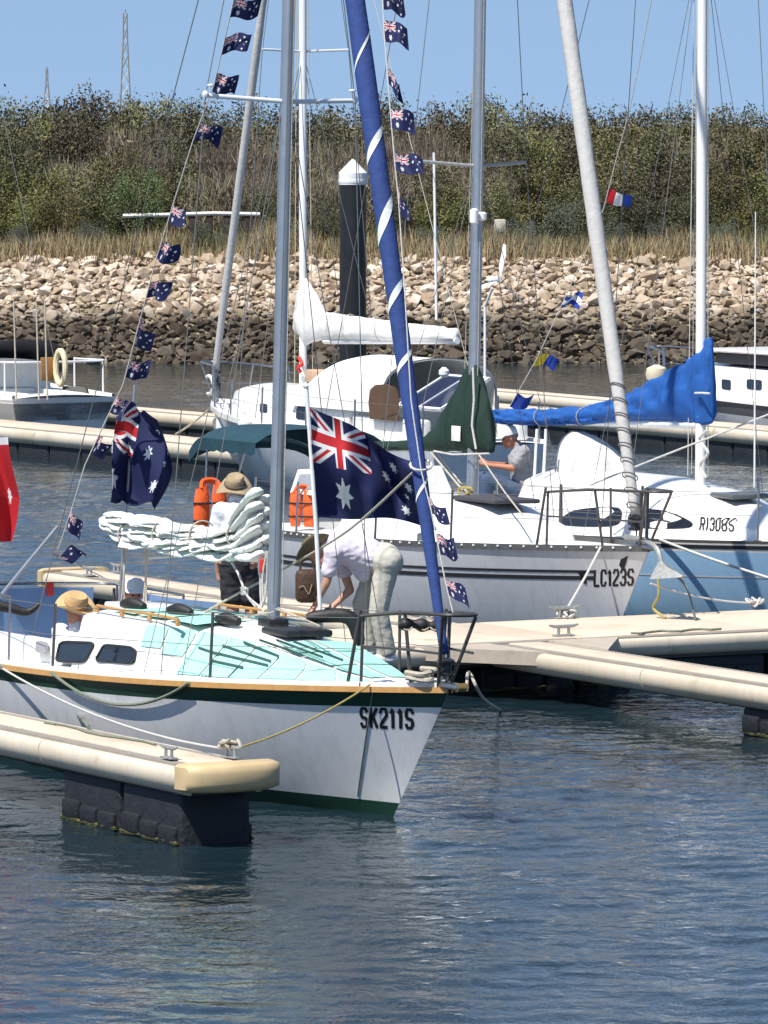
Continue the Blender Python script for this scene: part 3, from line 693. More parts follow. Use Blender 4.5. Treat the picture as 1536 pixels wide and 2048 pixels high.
    def stanchions(s, xs, h=.6, r=.013, m='steel', lines=(.58, .32), xend=None, inset=.05):
        for side in (-1, 1):
            tops = []
            for x in xs:
                y = side * (s.half(-x / s.L) - inset); z = s.sheer(-x / s.L)
                b = MB().tube([(x, y, z - .02), (x, y * .985, z + h)], r, 8); b.box((x, y, z + .02), (.07, .06, .05)); b.build('stanchion', m, s.o); tops.append((x, y, z))
            for l in lines:
                P = [Vector((x, y * .988, z + l)) for x, y, z in tops]
                MB().tube(P, .0035, 5).build('lifeline', 'wire', s.o)
    def pulpit(s, px, m='steel', r=.014, h=.62, xa=-1.1, ext=.18):
        b = MB(); z0 = s.sheer(0)
        f = lambda x: max(.09, s.half(-x / s.L) - .03)
        P = [(xa, -f(xa), z0 - .05 + h), (xa * .5, -f(xa * .5) - .01, z0 + h), (ext * .6, -.16, z0 + h + .02), (ext, 0, z0 + h + .02), (ext * .6, .16, z0 + h + .02), (xa * .5, f(xa * .5) + .01, z0 + h), (xa, f(xa), z0 - .05 + h)]
        b.tube(bez(P, 6), r, 8)
        P2 = [(p[0] * .93 - .02, p[1], z0 + h * .5) for p in P[:3]]; b.tube(bez(P2, 5), r * .7, 6); b.tube(bez([(p[0], -p[1], p[2]) for p in P2], 5), r * .7, 6)
        for sg in (-1, 1):
            for (xf, xt) in ((xa - .12, xa), (xa * .42, xa * .5), (-.10, ext * .6)):
                y0 = s.half(-xf / s.L) - .04 if xf < -.15 else .05; yt = f(xt) if xt < 0 else .16
                b.tube([(xf, sg * y0, s.dz(xf, y0)), (xt, sg * yt, z0 + h)], r, 8)
        return b.build('pulpit', m, s.o)
    def cover(s, name, m, prof, n=20, wr=.02, seed=1, freq=5.0, y0=0.0, parent=None):
        """cloth packed along a boom: prof = (x, z top, z bottom, half width)"""
        prof = sorted(prof); xs = []; k = 10
        for a, b_ in zip(prof, prof[1:]): xs += [lerp(a[0], b_[0], i / k) for i in range(k)]
        xs.append(prof[-1][0]); b = MB(); V = []
        g = lambda c: [(q[0], q[c]) for q in prof]
        for x in xs:
            zt, zb, hw = interp(g(1), x), interp(g(2), x), interp(g(3), x); h = (zt - zb) / 2; zc = (zt + zb) / 2
            for j in range(n):
                a = 2 * math.pi * j / n; sy = math.sin(a); cz = math.cos(a)
                nz_ = noise.noise((x * freq + cz * 1.6, cz * 2.2 + seed * 7, sy * 1.5 + x * 2)) + .5 * noise.noise((x * freq * 2.3, a * 2.0, seed * 3.1))
                nz_ = nz_ * .5 + .8 * (.35 - abs(noise.noise((x * freq * 1.5 + cz * 1.9, cz * 1.3 + seed, sy * .7))) * 1.6)
                y = sy * hw * (1 + .0) * (.72 + .28 * (1 - cz) * .5 * 1.3) + (wr * nz_ * (1 if sy > 0 else -1) if abs(sy) > .2 else 0)
                V.append((x, y0 + y, zc + cz * h + wr * .5 * nz_))
        F = [(i * n + j, i * n + (j + 1) % n, (i + 1) * n + (j + 1) % n, (i + 1) * n + j) for i in range(len(xs) - 1) for j in range(n)]
        F += [tuple(range(n)), tuple((len(xs) - 1) * n + j for j in range(n))]
        return b.add(V, F).build(name, m, parent or s.o, ang=180)
    def furl(s, a, b_, rad, m, stripe=None, name='furled_jib', turns=None, seed=0, sw=.5):
        a = Vector(a); b_ = Vector(b_); n = 70
        pts = [a.lerp(b_, i / n) for i in range(n + 1)]
        rr = [rad(i / n) * (1 + .07 * noise.noise((i * .45, seed, 0))) for i in range(n + 1)]
        o = MB().tube(pts, rr, 14).build(name, m, s.o, ang=180)
        if stripe:
            T = (b_ - a).normalized(); cd = (s.I @ CAM) - a; e1 = (cd - T * cd.dot(T)).normalized(); e2 = e1.cross(T)   # e1 towards the viewer's side, e2 to its right
            for (t0, t1, a0, a1, w0) in turns:       # a ribbon of the sail's other cloth winding round the roll
                A, B_ = [], []; K = 30
                for i in range(K + 1):
                    t = lerp(t0, t1, i / K); an = lerp(a0, a1, i / K); r_ = interp([(k / n, rr[k]) for k in range(n + 1)], t) * 1.012 + .003
                    ww = w0 * math.sin(math.pi * min(1, max(0, (i + .8) / (K + 1.6)))) ** .6
                    d = e1 * math.cos(an) + e2 * math.sin(an); c = a.lerp(b_, t) + d * r_; A.append(c - T * ww); B_.append(c + T * ww)
                MB().strip(A, B_).build('spiral_stripe', stripe, o)
        return o

# ------------------------------------------------------------------ stencilled registration letters
GL = {'S': [[(1, .82), (.8, 1), (.2, 1), (0, .82), (0, .66), (.15, .53), (.85, .45), (1, .33), (1, .18), (.8, 0), (.2, 0), (0, .18)]],
      'K': [[(.0, 0), (.0, 1)], [(1, 1), (.12, .42)], [(.36, .58), (1, 0)]],
      '2': [[(0, .8), (.2, 1), (.8, 1), (1, .82), (1, .64), (.02, .13), (.02, .0), (1, .0)]],
      '1': [[(.15, .80), (.62, 1), (.62, 0)]], 'L': [[(0, 1), (0, 0), (1, 0)]],
      'C': [[(1, .78), (.8, 1), (.2, 1), (0, .82), (0, .18), (.2, 0), (.8, 0), (1, .22)]],
      '3': [[(0, .82), (.2, 1), (.8, 1), (1, .84), (1, .64), (.8, .52), (.4, .52)], [(.8, .52), (1, .38), (1, .16), (.8, 0), (.2, 0), (0, .18)]],
      'R': [[(0, 0), (0, 1), (.8, 1), (1, .84), (1, .62), (.8, .48), (.05, .48)], [(.5, .48), (1, 0)]], 'I': [[(.5, 0), (.5, 1)]],
      '0': [[(.2, 0), (0, .18), (0, .82), (.2, 1), (.8, 1), (1, .82), (1, .18), (.8, 0), (.15, 0)]],
      '8': [[(.2, .52), (0, .66), (0, .84), (.2, 1), (.8, 1), (1, .84), (1, .66), (.8, .52), (.2, .52), (0, .36), (0, .16), (.2, 0), (.8, 0), (1, .16), (1, .36), (.8, .52)]]}
def letters(text, fn, parent, wl, gap, hgt, th, slant=0.0, m='letter black'):
    """fn(x, z) -> point of the surface; one child per character"""
    x0 = 0
    for ch in text:
        cw = wl * (.45 if ch in 'I' else .62 if ch == '1' else 1); b = MB()
        for line in GL[ch]:
            P = [Vector((x0 + p[0] * cw + slant * p[1] * hgt, p[1] * hgt, 0)) for p in line]
            if (P[0] - P[-1]).length < .02 * hgt: pass
            D = []
            for i in range(len(P) - 1):
                a, c = P[i], P[i + 1]; k = max(1, int((c - a).length / (hgt * .12)))
                D += [a.lerp(c, j / k) for j in range(k)]
            D.append(P[-1]); A, B_ = [], []
            for i, p in enumerate(D):
                t = (D[min(i + 1, len(D) - 1)] - D[max(0, i - 1)]).normalized(); nrm = Vector((-t.y, t.x, 0)) * th / 2
                ex = t * th * .25 * (-1 if i == 0 else 1 if i == len(D) - 1 else 0)
                A.append(fn((p + nrm + ex).x, (p + nrm + ex).y)); B_.append(fn((p - nrm + ex).x, (p - nrm + ex).y))
            b.strip(A, B_)
        b.build('registration_letter', m, parent, False); x0 += cw + gap
    return x0 - gap
# ------------------------------------------------------------------ yacht 1: white, dark green stripe, mint deck, SK211S
bw = atz(892, 1378, 1.14)
B1 = Boat('white_yacht', 'white yacht with dark green stripe, mint deck and number SK211S in the foreground', (bw.x, bw.y), 7.7, 2.34, 1.14, .86, 1.12, heel=-.030, yaw=R(1.5), tr=.74, full=.26)
b = B1
boot = lambda u: .09 + .03 * (1 - u); st = lambda u: b.sheer(u) - .135 - .03 * (1 - u)
b.band('hull', 'hull white', lambda u: boot(u), lambda u: st(u), nz=10)
b.band('boot_stripe', 'dark green paint', lambda u: -b.d + .02, boot, nz=6)
b.band('sheer_stripe', 'dark green paint', st, lambda u: b.sheer(u) - .03, nz=3)
b.rail('gunwale', 'varnished wood', .018, -.035, .012, .05)
b.rail('toe_rail', 'gelcoat white', -.01, .01, .05, .05)
b.deck('deck white', well=(-5.35, -7.25, .52, .38))
mx1 = b.pix(547, 1228).x                              # mast
fx = mx1 + .75
b.cabin([(-.80, .20, .02, 1.0), (-1.3, .44, .10, 1.3), (-2.0, .70, .23, 1.35), (mx1 + .2, .86, .36, 1.15), (mx1 - .35, .90, .42, .75), (mx1 - .9, .88, .45, .35), (mx1 - 1.5, .86, .46, .25), (-5.25, .80, .48, .22)], rnd=.06)
b.window([(113, 1323), (122, 1283), (192, 1286), (172, 1324)], frame='black rubber', rnd=.2)
b.window([(192, 1322), (210, 1289), (262, 1294), (274, 1303), (270, 1327)], frame='black rubber', rnd=.2)
b.window([(72, 1304), (74, 1281), (93, 1285), (92, 1308)], m=mat('grey vent', (.28, .28, .29), .6), name='vent')
# coamings and companion way
for sd_ in (-1, 1):
    MB().box((-6.25, sd_ * .66, b.dz(-6.2, .66) + .10), (1.9, .10, .24), bev=.03).build('coaming', 'gelcoat white', b.o)
MB().box((-5.20, 0, b.cab_top(-5.0) - .02), (.75, .62, .07), bev=.02).build('companionway_hatch', 'gelcoat white', b.o)
MB().box((-5.27, 0, b.dz(-5.2, 0) + .16), (.04, .52, .42)).build('washboard', mat('dark timber', (.05, .03, .02), .6, var=.3), b.o)
# mint non-skid panels: cabin top and foredeck, each a separate patch
def patch(fn, x0, x1, y0f, y1f, nx=10, ny=5, name='nonskid_panel', m='mint nonskid', off=.006):
    q = MB(); 
    def g(i, j):
        x = lerp(x0, x1, i); y = lerp(y0f(x), y1f(x), j); return Vector((x, y, fn(x, y) + off))
    q.grid(g, nx, ny); q.build(name, m, b.o, ang=180)
ct = lambda x, y: b.cab_top(x, y)
cw = lambda x: b.cab_w(x) - .30
for (xa, xb) in ((mx1 - .30, mx1 - .85), (mx1 - .92, mx1 - 1.45), (mx1 - 1.52, mx1 - 2.0)):
    for sg in (-1, 1): patch(ct, xa, xb, lambda x: sg * .08, lambda x: sg * max(.1, cw(x)))
def slope(xa, xb, a0, a1, sk=.0):
    """panel on the sloping side of the trunk, both sides of the boat"""
    for sg in (-1, 1):
        q = MB()
        def g(i, j):
            a = lerp(a0, a1, j); x = lerp(xa, xb, i) - sk * (a - .5); p = b.cab_side(x, b.cab_b(x) + .03 + b.cab_h(x) * a, .010); return Vector((p.x, p.y * -sg, p.z + .004))
        q.grid(g, 8, 6); q.build('nonskid_panel', 'mint nonskid', b.o, ang=180)
for (xa, xb) in ((-.90, -1.30), (-1.325, -1.72), (-1.745, -2.12), (-2.145, -2.50), (-2.525, -2.88), (-2.905, -3.25)): slope(xa, xb, .10, .97, .10)
slope(-3.30, -3.62, .45, .97, .08); slope(-3.66, -3.95, .55, .97, .05)
for (xa, xb) in ((-1.0, -1.45), (-1.48, -1.9), (-1.93, -2.3)):
    for sg in (-1, 1): patch(ct, xa, xb, lambda x: sg * .02, lambda x: sg * max(.04, b.cab_w(x) - 1.3 * b.cab_h(x) - .05))
def onslope(px, py):
    y = -.6
    for _ in range(12): p = b.pix(px, py, y); y = .5 * y + .5 * b.cab_side(p.x, p.z).y
    q = b.cab_side(p.x, p.z, .018); q.z += .006; return q
for (a_, c_) in (((448, 1292), (546, 1324)), ((430, 1306), (540, 1332)), ((490, 1285), (562, 1314)), ((522, 1281), (606, 1310)), ((556, 1281), (650, 1316)), ((425, 1322), (490, 1336)), ((590, 1284), (690, 1322)), ((400, 1296), (440, 1310))):   # shadows of the rigging, painted on the slope as dark teal strips
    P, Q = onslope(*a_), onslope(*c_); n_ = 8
    MB().strip([onslope(lerp(a_[0], c_[0], i / n_), lerp(a_[1], c_[1], i / n_) - 2.6) for i in range(n_ + 1)], [onslope(lerp(a_[0], c_[0], i / n_), lerp(a_[1], c_[1], i / n_) + 2.6) for i in range(n_ + 1)]).build('shadow_strip', mat('shadow teal', (.025, .07, .062), .8, var=.2, scale=20), b.o, False)
xs_ = [-.42, -.74]
dk = lambda x, y: b.dz(x, y)
hb = lambda x: b.half(-x / b.L) - .12
for sg in (-1, 1): patch(dk, -.45, -.78, lambda x: sg * .03, lambda x: sg * max(.05, hb(x)), ny=6)
# fore hatch, black line bags and coiled gear on the coach roof
hx = mx1 + .42
MB().box((hx, 0, b.cab_top(hx) + .02), (.46, .46, .06), bev=.02).build('fore_hatch', 'black plastic', b.o)
for (px, py, l) in ((262, 1247, .30), (356, 1246, .30), (452, 1248, .28)):
    p = b.pix(px, py, -.35); z_ = b.cab_top(p.x, -.35)
    MB().tube(bez([(p.x + l / 2, -.30, z_ + .03), (p.x, -.34, z_ + .05), (p.x - l / 2, -.36, z_ + .035)], 6), lambda t: .035 + .02 * math.sin(math.pi * t), 10).build('line_bag', 'black rubber', b.o)
for sg in (-1, 1):
    q = MB(); xs2 = [mx1 - .45 - .28 * k for k in range(7)]
    q.tube([(x, sg * (b.cab_w(x) - .20), b.cab_top(x, b.cab_w(x) - .2) + .05) for x in xs2], .013, 6)
    for x in xs2[::2]: q.box((x, sg * (b.cab_w(x) - .20), b.cab_top(x, b.cab_w(x) - .2) + .02), (.05, .02, .06))
    q.build('grab_rail', 'varnished wood', b.o)
# spars
zc = b.cab_top(mx1); MH = 10.1
b.spar('mast', (mx1, 0, zc - .02), (mx1, 0, MH), .066, 'alloy', (1.0, .82), 14)
MB().box((mx1, 0, zc + .03), (.22, .2, .08), bev=.02).build('mast_step', 'black plastic', b.o)
zsp = b.pix(577, 203).z
for sg in (-1, 1):
    b.spar('spreader', (mx1, sg * .05, zsp), (mx1 - .10, sg * .74, zsp + .03), .020, 'white spar', (1, .5), 8)
    MB().lathe([(.012, -.03), (.028, .0), (.028, .02), (.01, .04)], 8, (mx1 - .10, sg * .74, zsp + .03)).build('spreader_tip', 'white spar', b.o)
    MB().lathe([(.008, 0), (.032, .012), (.032, .024), (.008, .03)], 10, (mx1 - .08, sg * .70, zsp + .10)).build('spreader_light', 'white spar', b.o)
    hy = b.half(-mx1 / b.L) - .06
    b.wire((mx1 - .12, sg * hy, b.sheer(.4)), (mx1 - .10, sg * .74, zsp + .03), .005); b.wire((mx1 - .10, sg * .74, zsp + .03), (mx1, sg * .03, MH - .1), .005)
    b.wire((mx1 + .25, sg * hy, b.sheer(.36)), (mx1, sg * .05, zsp - .1), .004); b.wire((mx1 - .45, sg * hy, b.sheer(.44)), (mx1, sg * .05, zsp - .12), .004)
b.wire((-b.L + .05, 0, b.sheer(1) + .05), (mx1 - .02, 0, MH - .02), .005)
b.wire((mx1 - .09, .02, zc + .4), (mx1 - .07, 0, MH - .3), .006, 'rope white', 'halyard'); b.wire((mx1 + .09, .03, zc + .2), (mx1 + .07, 0, MH - .3), .005, 'rope', 'halyard')
b.wire((mx1 + .10, -.06, zc + .2), (mx1 + .08, -.02, MH - .3), .005, 'wire', 'halyard')
# furled jib under a blue sleeve
fa, fb = Vector((-.10, 0, 1.42)), Vector((mx1 + .10, 0, MH - .05))
lt = lambda py: (b.pix(800, py, 0).z - fa.z) / (fb.z - fa.z)
b.furl(fa, fb, lambda t: interp([(0, .036), (.08, .05), (.2, .066), (.35, .078), (.55, .088), (.75, .08), (.97, .03), (1, .02)], t), 'blue canvas', 'sailcloth',
       turns=[(lt(490), lt(395), 1.5, -1.5, .075), (lt(625), lt(560), 1.5, -1.5, .045), (lt(330), lt(255), 1.5, -1.4, .05), (lt(748), lt(700), 1.5, -1.5, .03), (lt(150), lt(60), 1.5, -1.4, .02), (lt(1000), lt(950), 1.5, -1.5, .02)], seed=3)
MB().lathe([(.05, 0), (.075, .01), (.075, .03), (.05, .04), (.05, .10), (.075, .11), (.075, .13), (.04, .15)], 16, (-.07, 0, 1.24)).build('furling_drum', 'black plastic', b.o)
b.wire((-.05, 0, 1.1), fa, .008)
# boom with the roughly flaked mainsail
be = b.pix(222, 1042); bz = b.pix(540, 1112).z
b.spar('boom', (mx1 - .08, 0, bz), (be.x, 0, b.pix(222, 1052).z), .045, 'alloy', (1, .8))
TX = [b.pix(px, 1070).x for px in (262, 330, 405, 480)]
def flaked():
    q = MB(); N = 200; n = 56; V = []
    x0, x1 = mx1 - .10, be.x - .10
    tp = [(p.x, p.z) for p in (b.pix(*c) for c in ((205, 1020), (232, 1022), (262, 1022), (310, 1038), (390, 1050), (430, 1054), (470, 1052), (490, 1034), (505, 1004), (520, 976), (540, 970)))]
    bt = [(p.x, p.z) for p in (b.pix(*c) for c in ((205, 1030), (232, 1058), (262, 1084), (310, 1094), (390, 1104), (470, 1112), (520, 1122), (540, 1112)))]
    tp.sort(); bt.sort()
    r_ = random.Random(4); K = 11
    for k in range(K):                                # flakes of cloth laid over one another
        ph, oy = r_.uniform(0, 9), (.05 if k % 2 else -.05) * r_.uniform(.6, 1.2) - .02; f0 = (k + .5) / K; V = []; N = 130; n = 18
        e0, e1 = r_.uniform(0, .03), 1 - r_.uniform(0, .10)
        for i in range(N + 1):
            t = lerp(e0, e1, i / N); x = lerp(x0, x1, t); zt, zb = interp(tp, x), interp(bt, x)
            pin = 1 - .42 * max(math.exp(-((x - xt) / .05) ** 2) for xt in TX); mid = (zt + zb) / 2
            zc_ = lerp(zb, zt, f0) + .06 * noise.noise((x * 2.2, ph, 0)) ; zc_ = mid + (zc_ - mid) * (.6 + .4 * pin)
            tap = math.sin(math.pi * min(1, max(0, i / N))) ** .22 if 0 < i < N else .05
            ry = (.125 - .03 * f0) * pin * tap * (.55 + .9 * abs(noise.noise((x * 3.1, ph + 3, 1))) + .3 * abs(math.sin(x * 4.2 + ph)))
            rz = (zt - zb) / K * 1.05 * tap * (.8 + .35 * pin)
            for j in range(n):
                a = 2 * math.pi * j / n; sy, cz = math.sin(a), math.cos(a)
                rg = .4 - abs(noise.noise((x * 5.0 + cz * 1.4, ph + cz, sy * .9))) * 1.6 + .5 * (.4 - abs(noise.noise((x * 17 - cz * 3, ph, sy * 2))) * 1.6)
                V.append((x, oy * pin + sy * (ry + .020 * rg * tap), zc_ + cz * rz - .35 * ry * sy * sy + .012 * rg))
        q.add(V, [(i * n + j, i * n + (j + 1) % n, (i + 1) * n + (j + 1) % n, (i + 1) * n + j) for i in range(N) for j in range(n)] + [tuple(range(n)), tuple(N * n + j for j in range(n))])
    return q.build('flaked_mainsail', 'sailcloth', b.o, ang=180)
fm = flaked()
for px in (262, 330, 405, 480):                       # sail ties
    c = b.pix(px, 1070); q = [(c.x + .02 * math.sin(k), .125 * math.sin(k), c.z + .125 * math.cos(k)) for k in [i * 2 * math.pi / 18 for i in range(18)]]
    MB().tube(q, .008, 5, closed=True).build('sail_tie', 'rope', fm)
for px in (246, 290):                                 # mainsheet falls
    a_ = b.pix(px, 1080); MB().tube([a_, (a_.x + .05, .03, .95)], .009, 6).build('mainsheet', 'rope', b.o); MB().tube([a_ + Vector((.04, .02, 0)), (a_.x - .02, -.03, .95)], .009, 6).build('mainsheet', 'rope', b.o)
    MB().box(a_, (.05, .03, .09), bev=.01).build('sheet_block', 'dark steel', b.o)
tl = b.pix(330, 1118); MB().tube([b.pix(300, 1116), b.pix(420, 1107), b.pix(490, 1104)], .012, 6).build('topping_line', 'rope white', b.o)
# rails
b.pulpit(None, 'dark steel', .016, .60, -.78, .20)
def xst(px, py):
    best = min(((abs(b.scr((-u * b.L, -b.half(u) + .05, b.sheer(u)))[0] - px), u) for u in [i / 400 for i in range(400)])); return -best[1] * b.L
xs3 = [-.78, xst(418, 1352), xst(105, 1330), -7.55]
b.stanchions(xs3, .60, .014, 'dark steel')
q = MB(); hs = b.half(.985) - .05; zz = b.sheer(1)
q.tube(bez([(-6.3, -hs - .05, zz + .62), (-7.3, -hs, zz + .64), (-7.66, -hs * .7, zz + .64), (-7.68, hs * .7, zz + .64), (-7.3, hs, zz + .64), (-6.3, hs + .06, zz + .62)], 6), .013, 8)
for (x, y) in ((-6.3, -hs - .05), (-7.5, -hs), (-7.5, hs), (-6.3, hs + .06)): q.tube([(x, y, zz - .02), (x, y, zz + .63)], .012, 8)
q.build('pushpit', 'steel', b.o)
# blue weather cloth laced along the far stern rail
def wcl(i, j):
    x = lerp(-5.55, -7.55, i); return Vector((x, hs + .045 + .02 * math.sin(i * 9) * (1 - j), zz + lerp(.06, .60, j) - .02 * math.sin(i * math.pi)))
MB().grid(wcl, 26, 8).build('weather_cloth', mat('faded blue canvas', (.14, .24, .42), .85, var=.12, scale=4, bump=.3, bscale=12), b.o, ang=180)
def wcl2(i, j): return Vector((-7.66 - .03 * math.sin(i * 7), lerp(hs * .8, -hs * .8, i), zz + lerp(.06, .60, j)))
MB().grid(wcl2, 20, 8).build('weather_cloth', mat('faded blue canvas'), b.o, ang=180)
# bow fittings: roller, cleat, chainplate
MB().box((-.10, 0, 1.165), (.62, .13, .05), bev=.015).build('bow_roller', 'steel', b.o)
MB().tube([(.19, -.05, 1.165), (.19, .05, 1.165)], .036, 12).build('roller_wheel', mat('brass', (.55, .34, .12), .3, metal=.8), b.o)
cleat(b.o, (-.55, 0, b.dz(-.55, 0) + .005), 0, .9)
MB().tube(bez([(-.42, -.14, 1.20), (-.30, -.22, 1.21), (-.12, -.14, 1.2), (-.24, -.04, 1.23), (-.46, -.08, 1.22), (-.36, -.2, 1.25), (-.15, -.18, 1.25), (-.2, -.02, 1.28), (-.38, -.05, 1.28)], 7), .022, 7).build('coiled_line', 'rope', b.o)
def hull_text(b, text, tl, bl, br, wl, gap, th):
    """letters laid out in photo pixels on the near topside: corners of the line of text"""
    A, Bb, D = [Vector((b.hp(*b.hit(*c), b.side).x, b.hit(*c)[1])) for c in (tl, bl, br)]
    W_, H_ = br[0] - bl[0], bl[1] - tl[1]
    def fn(x, y):
        q = Bb + (D - Bb) * (x / W_) + (A - Bb) * (y / H_); u = -q.x / b.L
        for _ in range(10): u += (b.hp(u, q.y).x - q.x) / b.L
        return b.hp(u, q.y, b.side, .003)
    letters(text, fn, b.o, wl, gap, H_, th)
hull_text(b, 'SK211S', (722, 1418), (724, 1452), (820, 1456), 11.8, 7.6, 6.4)
# a thin dark line led down the topside from the bow
u_, _z = b.hit(738, 1450)
MB().tube([b.hp(u_, b.sheer(u_) - .02 - (b.sheer(u_) - .16) * i / 10, -1, .008) for i in range(11)], .006, 5).build('hanging_line', 'rope green', b.o)
# ------------------------------------------------------------------ yacht 2: silver grey, LC123S, green sail cover
o2 = at(1293, 1100, 64.3)
B2 = Boat('silver_yacht', 'silver grey yacht with number LC123S, green sail cover and grey furled jib', (o2.x, o2.y), 7.9, 2.55, o2.z, o2.z - .20, 1.05, heel=-.017, tr=.72, full=.24, vee=.75)
b = B2
mat('silver paint', (0.60, 0.605, 0.625), 0.35, var=0.06, scale=1.6, coat=.1, streak=.16, stain=.08); mat('line dark', (0.03, 0.03, 0.035), 0.5)
b.band('hull', 'silver paint', lambda u: -b.d + .02, lambda u: b.sheer(u) - .0, nz=12)
for (dz_, h) in ((.235, .03), (.30, .045)): b.band('pinstripe', 'line dark', lambda u: b.sheer(u) - dz_ - h, lambda u: b.sheer(u) - dz_, .004, 2, u0=.06)
b.rail('toe_rail', mat('dark alloy', (.10, .10, .10), .5, metal=.4, var=.3, scale=30), .012, -.02, .045, .04)
for i in range(40):
    u = .02 + i * .022; p = b.hp(u, b.sheer(u) + .012, -1, .016); MB().box(p + Vector((0, 0, .012)), (.03, .012, .02)).build('rail_bolt', 'gelcoat white', b.o, False)
b.deck('deck white', well=(-5.6, -7.5, .5, .4))
mx2 = b.pix(945, 985).x
b.cabin([(mx2 + 1.75, .32, .03), (mx2 + 1.45, .52, .16), (mx2 + .75, .72, .32), (mx2, .84, .40), (mx2 - 1.2, .90, .42), (-5.5, .88, .42)], lean=.35, rnd=.14, crown=.10)
b.window([(834, 1090), (836, 1066), (862, 1068), (862, 1094)], m=mat('smoke window', (.10, .11, .11), .1), frame='alloy', rnd=.35)
hx = b.pix(1000, 1022).x
MB().box((hx, -.05, b.cab_top(hx) + .03), (.95, .60, .05), bev=.02).build('hatch_cover', mat('dark grey canvas', (.05, .05, .06), .8, var=.2), b.o)
# windscreen: two clear side panes in a white frame ahead of the cockpit
ws = MB(); xf, xa = b.pix(705, 1070, -.6).x, b.pix(600, 1070, -.6).x
zt = b.cab_top(xf, .6)
def wsf(i, j):
    x = lerp(xf, xa, i); y = -.74 + .10 * j; return Vector((x - .10 * (1 - i) * j * 1.5, y, zt - .06 + .36 * j * (1 - .25 * i)))
for sg in (-1, 1):
    ws.grid(lambda i, j: (lambda p: Vector((p.x, p.y * -sg, p.z)))(wsf(i, j)), 6, 3)
ws.grid(lambda i, j: Vector((xf - .15 * j, lerp(-.74 + .1 * j, .74 - .1 * j, i), zt - .06 + .36 * j)), 8, 3)
wo = ws.build('spray_hood', 'white canvas', b.o)
for sg in (-1, 1):
    pn = MB()
    for (a0, a1) in ((.08, .45), (.53, .92)): pn.grid(lambda i, j: (lambda p: Vector((p.x, (p.y - .008) * -sg, p.z)))(wsf(lerp(a0, a1, i), lerp(.22, .80, j))), 4, 3)
    pn.build('clear_pane', mat('clear vinyl', (.30, .32, .34), .12, var=.15), wo)
# spars
zc = b.cab_top(mx2); MH = 13.0
b.spar('mast', (mx2, 0, zc - .03), (mx2, 0, MH), .076, 'alloy', (1.0, .85), 14)
b.spar('sail_track', (mx2 - .075, 0, zc + .6), (mx2 - .075, 0, MH - .1), .014, 'dark steel', (1, 1), 6)
zsp = b.pix(958, 332).z
for sg in (-1, 1):
    b.spar('spreader', (mx2, sg * .05, zsp), (mx2 - .20, sg * .74, zsp + .05), .020, 'galvanised', (1, .5), 8)
    hy = b.half(-mx2 / b.L) - .08; zd = b.sheer(.45)
    b.wire((mx2 - .15, sg * hy, zd), (mx2 - .20, sg * .74, zsp + .05), .005); b.wire((mx2 - .20, sg * .74, zsp + .05), (mx2, sg * .04, MH - .1), .005)
    b.wire((mx2 + .3, sg * hy, zd), (mx2, sg * .05, zsp - .05), .004); b.wire((mx2 - .5, sg * hy, zd), (mx2, sg * .05, zsp - .05), .004)
b.wire((-b.L + .05, 0, .95), (mx2, 0, MH), .005); b.wire((mx2 - .16, .03, zc + .4), (mx2 - .11, .02, MH - .3), .007, mat('orange rope', (.40, .09, .03), .9), 'halyard')
b.wire((mx2 + .14, -.04, zc + .3), (mx2 + .11, 0, MH - .3), .005, 'rope', 'halyard'); b.wire((mx2 - .3, .03, zc + .4), (mx2 - .10, .02, MH * .7), .005, 'rope', 'halyard')
MB().lathe([(.03, -.05), (.055, -.03), (.055, .03), (.03, .05)], 10, (mx2 + .12, 0, b.pix(942, 432).z)).build('steaming_light', 'white spar', b.o)
MB().lathe([(.02, -.09), (.05, -.07), (.05, .07), (.02, .09)], 12, (mx2 + .15, -.12, b.pix(938, 432).z)).build('radar_reflector', 'white spar', b.o)
MB().tube([(mx2, 0, b.pix(945, 897).z), b.pix(690, 896)], .045, 10).build('boom', 'alloy', b.o)
pr = []
for (px, t_, b2, hw) in ((984, 880, 906, .05), (975, 800, 906, .11), (955, 726, 907, .13), (940, 728, 907, .13), (918, 770, 905, .12), (890, 826, 905, .13), (862, 866, 903, .12), (830, 880, 902, .10), (740, 884, 902, .09), (640, 886, 902, .06)):
    p, r_ = b.pix(px, t_), b.pix(px, b2); pr.append((p.x, p.z, r_.z, hw))
sc = b.cover('sail_cover', 'green canvas', pr, wr=.03, seed=4, freq=3)
p = b.pix(912, 867, -.135); MB().box(p, (.20, .012, .17), bev=.004).build('white_patch', 'white canvas', sc)
MB().tube([b.pix(868, 902, -.12), b.pix(905, 909, -.12), b.pix(978, 907, -.1)], .010, 6).build('foot_rope', 'rope white', sc)
MB().tube([b.pix(946, 735, -.15), b.pix(948, 800, -.15), b.pix(944, 850, -.16), b.pix(952, 898, -.15)], .013, 6).build('lacing', 'rope white', sc)
